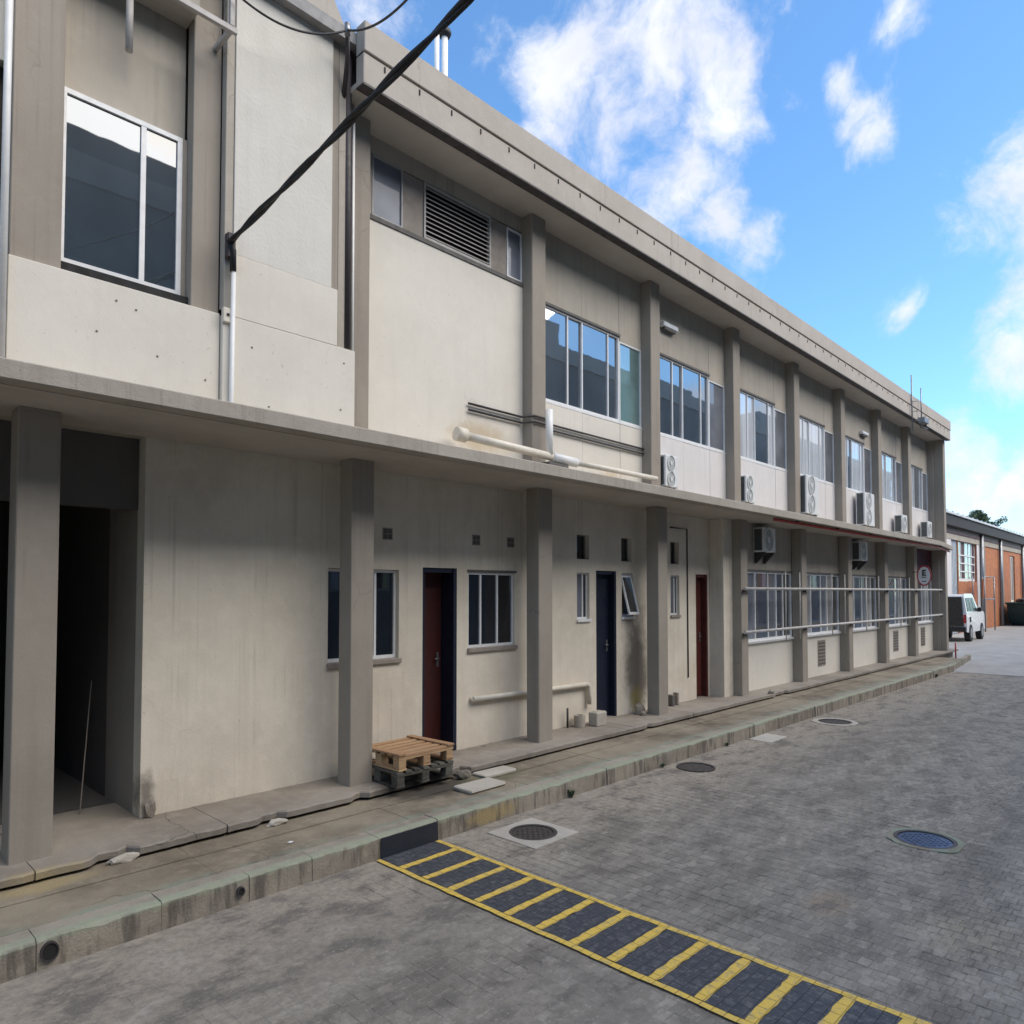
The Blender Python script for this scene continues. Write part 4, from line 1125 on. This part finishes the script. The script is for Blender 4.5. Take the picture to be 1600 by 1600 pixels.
MB().tube([(3.313, 5.17, 6.80), (3.313, 5.17, 6.90)], 0.026, 10).build('insulator', 'metal_grey', t)
t = thing('cable_bracket', (1.80, 5.4, 6.8), 'thin cable arm on the beam over the left window', 'bracket')
MB().tube([(1.80, 5.34, 6.45), (1.80, 5.11, 6.80)], 0.015, 8).build('arm', 'pipe_dark', t)
t = thing('awning_frame', (2.2, 5.3, 6.3), 'pale angle-iron frame sticking out at the top of the left window bay', 'frame')
B(1.86, 2.36, 5.20, 5.235, 6.27, 6.315).build('rail', 'louvre', t, 0.003)
B(2.30, 2.335, 5.20, 5.235, 6.316, 6.9).build('upright', 'louvre', t, 0.003)
B(2.30, 2.335, 5.236, 5.499, 6.275, 6.31).build('arm', 'louvre', t, 0.003)

# round sign hung beside the last columns
t = thing('round_sign', (21.34, 5.30, 2.42), 'round white sign with red rim and black symbol by the far columns', 'sign')
fx = lambda u, v, w: (21.34 - w, 5.26 - u, 2.42 + v)
MB().disc(fx, 0.148, 0.240, 0, 0.012, 32).build('plate', 'sign_white', t)
MB().ring(fx, 0.149, 0.241, 0.176, 0.278, 0, 0.016, 32).build('rim', 'sign_red', t)
for (a, b, c, d) in ((-0.045, 0.045, 0.12, 0.155), (-0.045, -0.012, 0.085, 0.1195), (-0.045, 0.04, 0.055, 0.0845), (-0.045, -0.012, 0.03, 0.0545), (-0.05, 0.05, -0.005, 0.0295), (-0.055, 0.055, -0.055, -0.035), (-0.05, 0.05, -0.165, -0.145)):
    MB().prism([(a, c), (b, c), (b, d), (a, d)], fx, 0.0125, 0.016).build('symbol', 'sign_black', t)
MB().tube([(21.36, 5.26, 2.52), (21.36, 5.55, 2.52)], 0.012, 8).build('bracket', 'pipe_dark', t)

# ================================================================== THINGS ON THE GROUND
# pallets
def pallet(z, mat, label, dx=0, dy=0, rot=0.0):
    t = thing('pallet', (4.19 + dx, 5.45 + dy, z), label, 'pallet', 'stacked pallets')
    W_, D_ = 0.66, 0.60; x0, y0 = 4.19 + dx - W_ / 2, 5.45 + dy - D_ / 2
    for k in range(3):
        bx = x0 + k * (W_ - 0.09) / 2
        B(bx, bx + 0.09, y0, y0 + D_, z, z + 0.018).build('bottom_board', mat, t, 0.002, 0.002)
        for q in range(3):
            by = y0 + q * (D_ - 0.09) / 2
            B(bx + 0.003, bx + 0.087, by + 0.002, by + 0.088, z + 0.0185, z + 0.095).build('block', mat, t, 0.003, 0.003)
    for q in range(3):
        by = y0 + q * (D_ - 0.09) / 2
        B(x0, x0 + W_, by, by + 0.09, z + 0.0955, z + 0.118).build('stringer_board', mat, t, 0.002, 0.002)
    if rot:
        for k in range(6):
            by = y0 + k * (D_ - 0.068) / 5
            B(x0 + random.uniform(-.006, .006), x0 + W_ + random.uniform(-.006, .006), by, by + 0.068 + random.uniform(-.008, .004), z + 0.1185, z + 0.136).build('deck_board', mat, t, 0.002, 0.002)
        for bx in (x0 - 0.004, x0 + W_ - 0.076): B(bx, bx + 0.08, y0 - 0.008, y0 + D_ + 0.006, z + 0.1365, z + 0.152).build('edge_board', mat, t, 0.002, 0.002)
    else:
        for k in range(7):
            bx = x0 + k * (W_ - 0.066) / 6
            B(bx, bx + 0.066 + random.uniform(-.006, .006), y0 - 0.006 + random.uniform(-.006, .006), y0 + D_ + random.uniform(-.006, .006), z + 0.1185, z + 0.141).build('deck_board', mat, t, 0.002, 0.002)
    if rot:
        c = Vector((4.19 + dx, 5.45 + dy, z)); t.rotation_euler = (0, 0, rot)
    return t
pallet(0.252, 'wood_old', 'old dark grey pallet at the bottom of the stack of two', 0, -0.01)
pallet(0.397, 'wood_new', 'fresh orange-brown wooden pallet on top of the dark one', 0.01, 0.0, R(2.0))

# things by the navy door
t = thing('concrete_block', (7.5, 5.70, 0.25), 'pale concrete block standing left of the navy door', 'block')
B(7.40, 7.62, 5.62, 5.76, 0.252, 0.43).build('shell', 'concrete_pale', t, 0.010, 0.004)
B(7.44, 7.58, 5.65, 5.73, 0.4305, 0.436).build('mortar_cap', 'slab_concrete', t, 0.002, 0.002)
t = thing('gully', (7.28, 5.80, 0.25), 'small round gully pot by the wall beside the concrete block', 'gully')
MB().ring(lambda u, v, w: (7.27 + u, 5.80 + v, w), 0.05, 0.05, 0.075, 0.075, 0.252, 0.40, 20).build('pot', 'concrete_pale', t)
tag(MB().tube([(7.10, 5.86, 0.252), (7.10, 5.86, 0.50)], 0.014, 8).build('tap_pipe', 'pipe_dark'), 'short dark standpipe rising by the wall left of the gully', 'pipe')
rock('brick_rubble', 8.62, 5.78, 0.25, (0.10, 0.06, 0.11), 'landing', 'dark rubble heap at the foot of the sooty wall', 'rubble')
rock('brick_rubble', 8.56, 5.68, 0.25, (0.05, 0.04, 0.04), 'vent_grey', 'single brownish brick piece before the sooty wall', 'rubble')
t = thing('brick_stack', (9.62, 5.8, 0.25), 'two small dark bricks leaning by the wall left of the far red door', 'bricks')
B(9.50, 9.58, 5.78, 5.88, 0.252, 0.42).build('brick', 'sill_dark', t, 0.005); B(9.68, 9.73, 5.80, 5.88, 0.252, 0.44).build('brick', 'vent_grey', t, 0.005)

# leaning stick in the passage
tag(MB().tube([(1.70, 6.35, 0.252), (1.93, 6.95, 1.22)], 0.005, 6).build('leaning_rod', 'vent_grey'), 'thin pale rod leaning in the dark passage', 'rod')
rock('corner_stone', 2.05, 5.88, 0.25, (0.045, 0.03, 0.10), 'landing', 'rounded grey lump at the corner of the passage wall', 'stone')
# debris on the far landing
rock('rubble_lump', 11.9, 5.30, 0.25, (0.10, 0.05, 0.05), 'landing', 'dark lump on the landing below the first fenced window', 'rubble')
# red marker post at the far kerb end
tag(MB().tube([(23.6, 5.05, -0.01), (23.6, 5.05, 0.52)], 0.02, 8).build('marker_post', 'post_red'), 'thin red marker post at the far kerb end', 'post')

# weeds in the kerb joint
def weed(x, y, h, n, label):
    rw = random.Random(int(x * 100)); m = MB()
    for k in range(n):
        a = rw.uniform(0, 6.28); l = h * rw.uniform(0.6, 1.1); s = rw.uniform(0.2, 0.8) * l; w = 0.006 + 0.004 * rw.random()
        d = Vector((math.cos(a), math.sin(a), 0)); p = Vector((-d.y, d.x, 0)) * w; b = Vector((x, y, 0.0)) + d * 0.01
        mid = b + d * s * 0.5 + Vector((0, 0, l * 0.75)); tip = b + d * s + Vector((0, 0, l * 0.8))
        m.quad(b - p * .5, b + p * .5, mid + p, mid - p); m.quad(mid - p, mid + p, tip)
    tag(m.build('weed', 'leaf'), label, 'weed', 'weeds along the kerb')
weed(5.42, 4.425, 0.09, 26, 'dark green weed growing at the kerb foot right of the manhole')
weed(7.05, 4.425, 0.05, 18, 'tiny weed at the kerb foot by the surroundless manhole')
weed(8.6, 4.43, 0.05, 18, 'low weed at the kerb before the pale concrete patch')
weed(18.8, 4.42, 0.10, 26, 'weed tuft at the far kerb near the end of the paving')

# ================================================================== BEYOND THE BUILDING
# brick warehouse
wh = thing('brick_warehouse', (50, 8.2, 0), 'orange brick warehouse with pale metal roof beyond the office block', 'building')
YB = 8.30
wall_holes(30.0, 90.0, -0.02, 5.0, YB, YB + 0.4, [(38.2, 39.6, -0.1, 4.6), (39.75, 43.6, 2.5, 4.55), (52.9, 54.4, 1.3, 4.2), (63, 65, 1.3, 4.2)]).build('wall', 'brick_far', wh)
B(30.0, 90.0, YB - 0.05, YB - 0.001, 4.45, 4.72).build('eaves_band', 'slab_concrete', wh)
B(30.0, 90.0, YB - 0.08, YB - 0.001, 4.721, 5.0).build('eaves_band', 'maroon', wh)
for a, b in ((30.0, 38.19), (43.61, 44.88)): B(a, b, YB - 0.03, YB - 0.001, -0.02, 4.449).build('cladding', 'panel_pale', wh)
B(30.0, 90.0, YB - 0.30, YB - 0.06, 5.001, 5.50).build('gutter_shadow', 'gutter_shadow', wh, 0.02)  # gutter box, with the eaves shadow painted into its black
m = MB().prism([(YB - 0.38, 5.51), (YB - 0.38, 5.60), (YB + 7, 8.7), (YB + 14, 5.60), (YB + 14, 5.51)], lambda u, v, w: (w, u, v), 29.7, 90.3)
rf = m.build('roof', 'roof_metal', wh)
for k in range(60):
    B(30.2 + k, 30.24 + k, YB - 0.37, YB - 0.30, 5.60, 5.66).build('roof_rib', 'roof_metal', rf)
dd = B(38.22, 39.58, YB + 0.05, YB + 0.1, 0.0, 4.58).build('sliding_door', 'steel_door', wh)
for k in range(5): B(38.25 + k * 0.27, 38.28 + k * 0.27, YB + 0.03, YB + 0.0495, 0.05, 4.5).build('rib', 'steel_door', dd)
w = window(wh, 39.77, 43.58, 2.52, 4.53, YB + 0.1, [40.6, 41.4, 42.2, 42.9], ['glass_grey', 'maroon', 'glass_grey'], fw=0.09, fmat='frame_white')
for k in range(3): B(39.87, 43.48, YB + 0.05, YB + 0.07, 2.95 + k * 0.4, 3.01 + k * 0.4).build('glazing_bar', 'frame_white', w)
for a, b in ((52.92, 54.38), (63.02, 64.98)):
    window(wh, a, b, 1.32, 4.18, YB + 0.1, [(a + b) / 2], ['glass_blind'], fw=0.1, fmat='pvc_cream')
for x in (44.3, 49.3, 56.5, 60.5): MB().tube([(x, YB - 0.12, 0.0), (x, YB - 0.12, 4.97)], 0.09, 8).build('downpipe', 'metal_grey', wh)
for x in (44.9, 49.9): B(x, x + 0.5, YB - 0.07, YB - 0.001, 0.0, 4.449).build('brick_pier', 'vent_grey', wh)
t = thing('scaffold_frame', (43.5, 7.9, 0), 'light steel frame with a reddish board standing before the warehouse window', 'frame')
for x in (41.6, 43.9):
    for y in (7.6, 8.1): MB().tube([(x, y, 0), (x, y, 2.75)], 0.03, 8).build('leg', 'metal_grey', t)
for z in (1.6, 2.72): MB().tube([(41.6, 7.6, z), (43.9, 7.6, z)], 0.03, 8).build('rail', 'metal_grey', t)
B(41.6, 42.9, 7.66, 7.72, 1.65, 2.6).build('board', 'brick_far', t)

# dark green skip
t = thing('waste_skip', (51.5, 7.3, 0), 'dark green waste skip standing before the brick wall', 'skip')
m = MB().prism([(49.6, 1.25), (53.6, 1.25), (53.0, 0.12), (50.2, 0.12)], lambda u, v, w: (u, w, v), 6.6, 8.0); m.build('body', 'skip_green', t, 0.02)
for k in range(6): B(50.0 + k * 0.6, 50.1 + k * 0.6, 6.55, 6.599, 0.3, 1.2).build('rib', 'skip_green', t)
B(49.5, 53.7, 6.54, 8.06, 1.251, 1.36).build('rim', 'skip_green', t, 0.02)
B(50.3, 52.9, 6.7, 7.9, 0.0, 0.119).build('skid', 'car_black', t)
hp = thing('waste_heap', (51.5, 7.3, 1.36), 'heap of brown rubble filling the dark green skip', 'waste')
for k in range(8):
    o = rock('lump', 50.2 + k * 0.42, 7.2 + 0.3 * math.sin(k * 2.3), 1.36, (0.35, 0.35, 0.16), 'iron', None, None); attach(o, hp)

# white off-road car
t = thing('parked_car', (34.2, 7.1, 0), 'white off-road car with dark rear parked past the end of the building', 'car')
X0, YN, YF = 32.55, 6.56, 7.86
prof = [(0.02, 0.42), (0.0, 1.02), (0.06, 1.12), (0.12, 1.80), (0.22, 1.88), (1.45, 1.88), (1.62, 1.84), (2.12, 1.22), (3.02, 1.12), (3.16, 1.02), (3.2, 0.45), (2.9, 0.40), (0.3, 0.40)]
m = MB(); n = len(prof)
rows = [(YN, 0.0), (YF, 0.0)]
def side_y(z, near):
    ins = max(0, (z - 1.12)) * 0.16
    return (YN + ins) if near else (YF - ins)
b0 = 0
m.v += [(X0 + u, side_y(v, True), v) for u, v in prof] + [(X0 + u, side_y(v, False), v) for u, v in prof]
m.f += [tuple(range(n)), tuple(range(2 * n - 1, n - 1, -1))] + [(i, (i + 1) % n, n + (i + 1) % n, n + i) for i in range(n)]
body = m.build('body', 'car_white', t, 0.03)
def side_pane(poly, nm='window'):
    return MB().prism(poly, lambda u, v, w: (X0 + u, side_y(v, True) - w, v), 0.002, 0.010).build(nm, 'car_dark', t)
side_pane([(0.22, 1.20), (0.62, 1.20), (0.60, 1.74), (0.26, 1.74)])
side_pane([(0.72, 1.20), (1.18, 1.20), (1.18, 1.74), (0.70, 1.74)])
side_pane([(1.26, 1.20), (1.92, 1.20), (1.50, 1.74), (1.26, 1.74)])
MB().prism([(YN + 0.10, 0.62), (YF - 0.10, 0.62), (YF - 0.18, 1.78), (YN + 0.18, 1.78)], lambda u, v, w: (X0 + 0.02 + max(0, (v - 1.1)) * 0.12 - w - 0.03, u, v), 0, 0.02).build('tailgate', 'car_dark', t)
B(X0 - 0.06, X0 + 0.02, YN + 0.04, YF - 0.04, 0.40, 0.60).build('bumper', 'car_black', t, 0.02)
for y in (YN + 0.02, YF - 0.12): B(X0 - 0.025, X0 - 0.002, y, y + 0.09, 0.75, 1.08).build('tail_light', 'lamp_red', t)
B(X0 + 3.165, X0 + 3.2, YN + 0.08, YN + 0.3, 0.78, 0.95).build('headlight', 'lamp_clear', t)
B(X0 + 0.5, X0 + 0.68, YN - 0.02, YN - 0.005, 0.78, 0.98).build('fuel_flap', 'car_black', t)
B(X0 + 1.95, X0 + 2.05, YN - 0.12, YN + 0.02, 1.16, 1.34).build('mirror', 'car_dark', t, 0.02)
for x in (X0 + 0.62, X0 + 2.62):
    for y, s in ((YN - 0.02, 1), (YF + 0.02, -1)):
        fy = lambda u, v, w, a=x, b=y, c=s: (a + u, b + c * w, 0.34 + v)
        wl = MB().disc(fy, 0.29, 0.34, 0.0, 0.2, 24).build('wheel', 'tyre', t)
        MB().disc(fy, 0.17, 0.20, -0.012, -0.0005, 18).build('rim', 'rim', wl)

# trees over the warehouse roof
def tree(x, y, z0, ztop, rx, rz, label, seed):
    rw = random.Random(seed)
    t = thing('tree', (x, y, 0), label, 'tree', 'trees behind the warehouse')
    zc = ztop - rz
    pts = [(x, y, 0), (x + 0.2, y, zc * 0.5), (x, y + 0.1, zc)]
    tr = MB().tube(pts, [0.35, 0.25, 0.14], 8).build('trunk', 'bark', t)
    for k in range(6):
        a = k * 1.05; MB().tube([(x, y + 0.1, zc - 0.6), (x + math.cos(a) * rx * 0.6, y + math.sin(a) * rx * 0.6, zc + rz * 0.4 * rw.random())], [0.12, 0.04], 6).build('limb', 'bark', tr)
    m = MB(); cl = [(rw.gauss(0, 0.42) * rx, rw.gauss(0, 0.42) * rx, rw.gauss(0, 0.4) * rz, rw.uniform(0.25, 0.45) * rx) for _ in range(22)]
    for cx2, cy2, cz2, r in cl:
        for _ in range(110):
            v = Vector((rw.gauss(0, 1), rw.gauss(0, 1), rw.gauss(0, 1))).normalized() * r * rw.random() ** 0.4
            p = Vector((x + cx2, y + cy2, zc + cz2)) + v
            if p.z > ztop: continue
            u = Vector((rw.gauss(0, 1), rw.gauss(0, 1), rw.gauss(0, 1))).normalized() * 0.13; w = u.orthogonal().normalized() * 0.08
            m.quad(p - u, p + w, p + u, p - w)
    m.build('crown', 'leaf', t)['kind'] = 'stuff'
tree(116, 22.0, 0, 13.3, 1.5, 1.2, 'rounded dark tree crown showing over the warehouse roof', 1)
tree(122.5, 22.0, 0, 12.75, 1.6, 0.9, 'lower dark tree crown to the right over the warehouse roof', 2)

# ---- the building across the yard, seen only as a reflection in the windows and as shade
op = thing('opposite_building', (-4, -10, 0), 'tall dark grey block facing the office across the yard, behind the viewer', 'building')
B(-34, 70, -16, -8.2, -0.03, 12.0).build('wall', 'opp_wall', op)
B(-34.1, 70.1, -16.1, -8.1, 12.0, 12.7).build('parapet', 'opp_band', op)
B(-34, 70, -8.199, -8.12, 5.6, 6.0).build('string_course', 'opp_band', op)
for k in range(27):
    for z in (2.0, 7.6):
        x = -32 + k * 3.7
        w = B(x, x + 2.4, -8.199, -8.17, z, z + 1.9).build('window', 'frame_grey', op)
        for q in range(3): B(x + 0.08 + q * 0.77, x + 0.78 + q * 0.77, -8.169, -8.16, z + 0.08, z + 1.82).build('pane', 'glass_dark' if (k + q) % 3 else 'glass_blind', w)
B(-1.5, 11.5, -12.0, -8.2, 12.71, 13.35).build('reflection_tower', 'opp_wall', op)  # unseen block added to raise the edge reflected in the left window
for x, w_, h_ in ((-8, 5, 1.3), (18, 7, 1.7), (33, 4, 1.0), (46, 6, 1.5)):
    B(x, x + w_, -14.5, -9.5, 12.7, 12.7 + h_).build('reflection_box', 'opp_band', op)  # unseen boxes added to break the straight roofline in window reflections
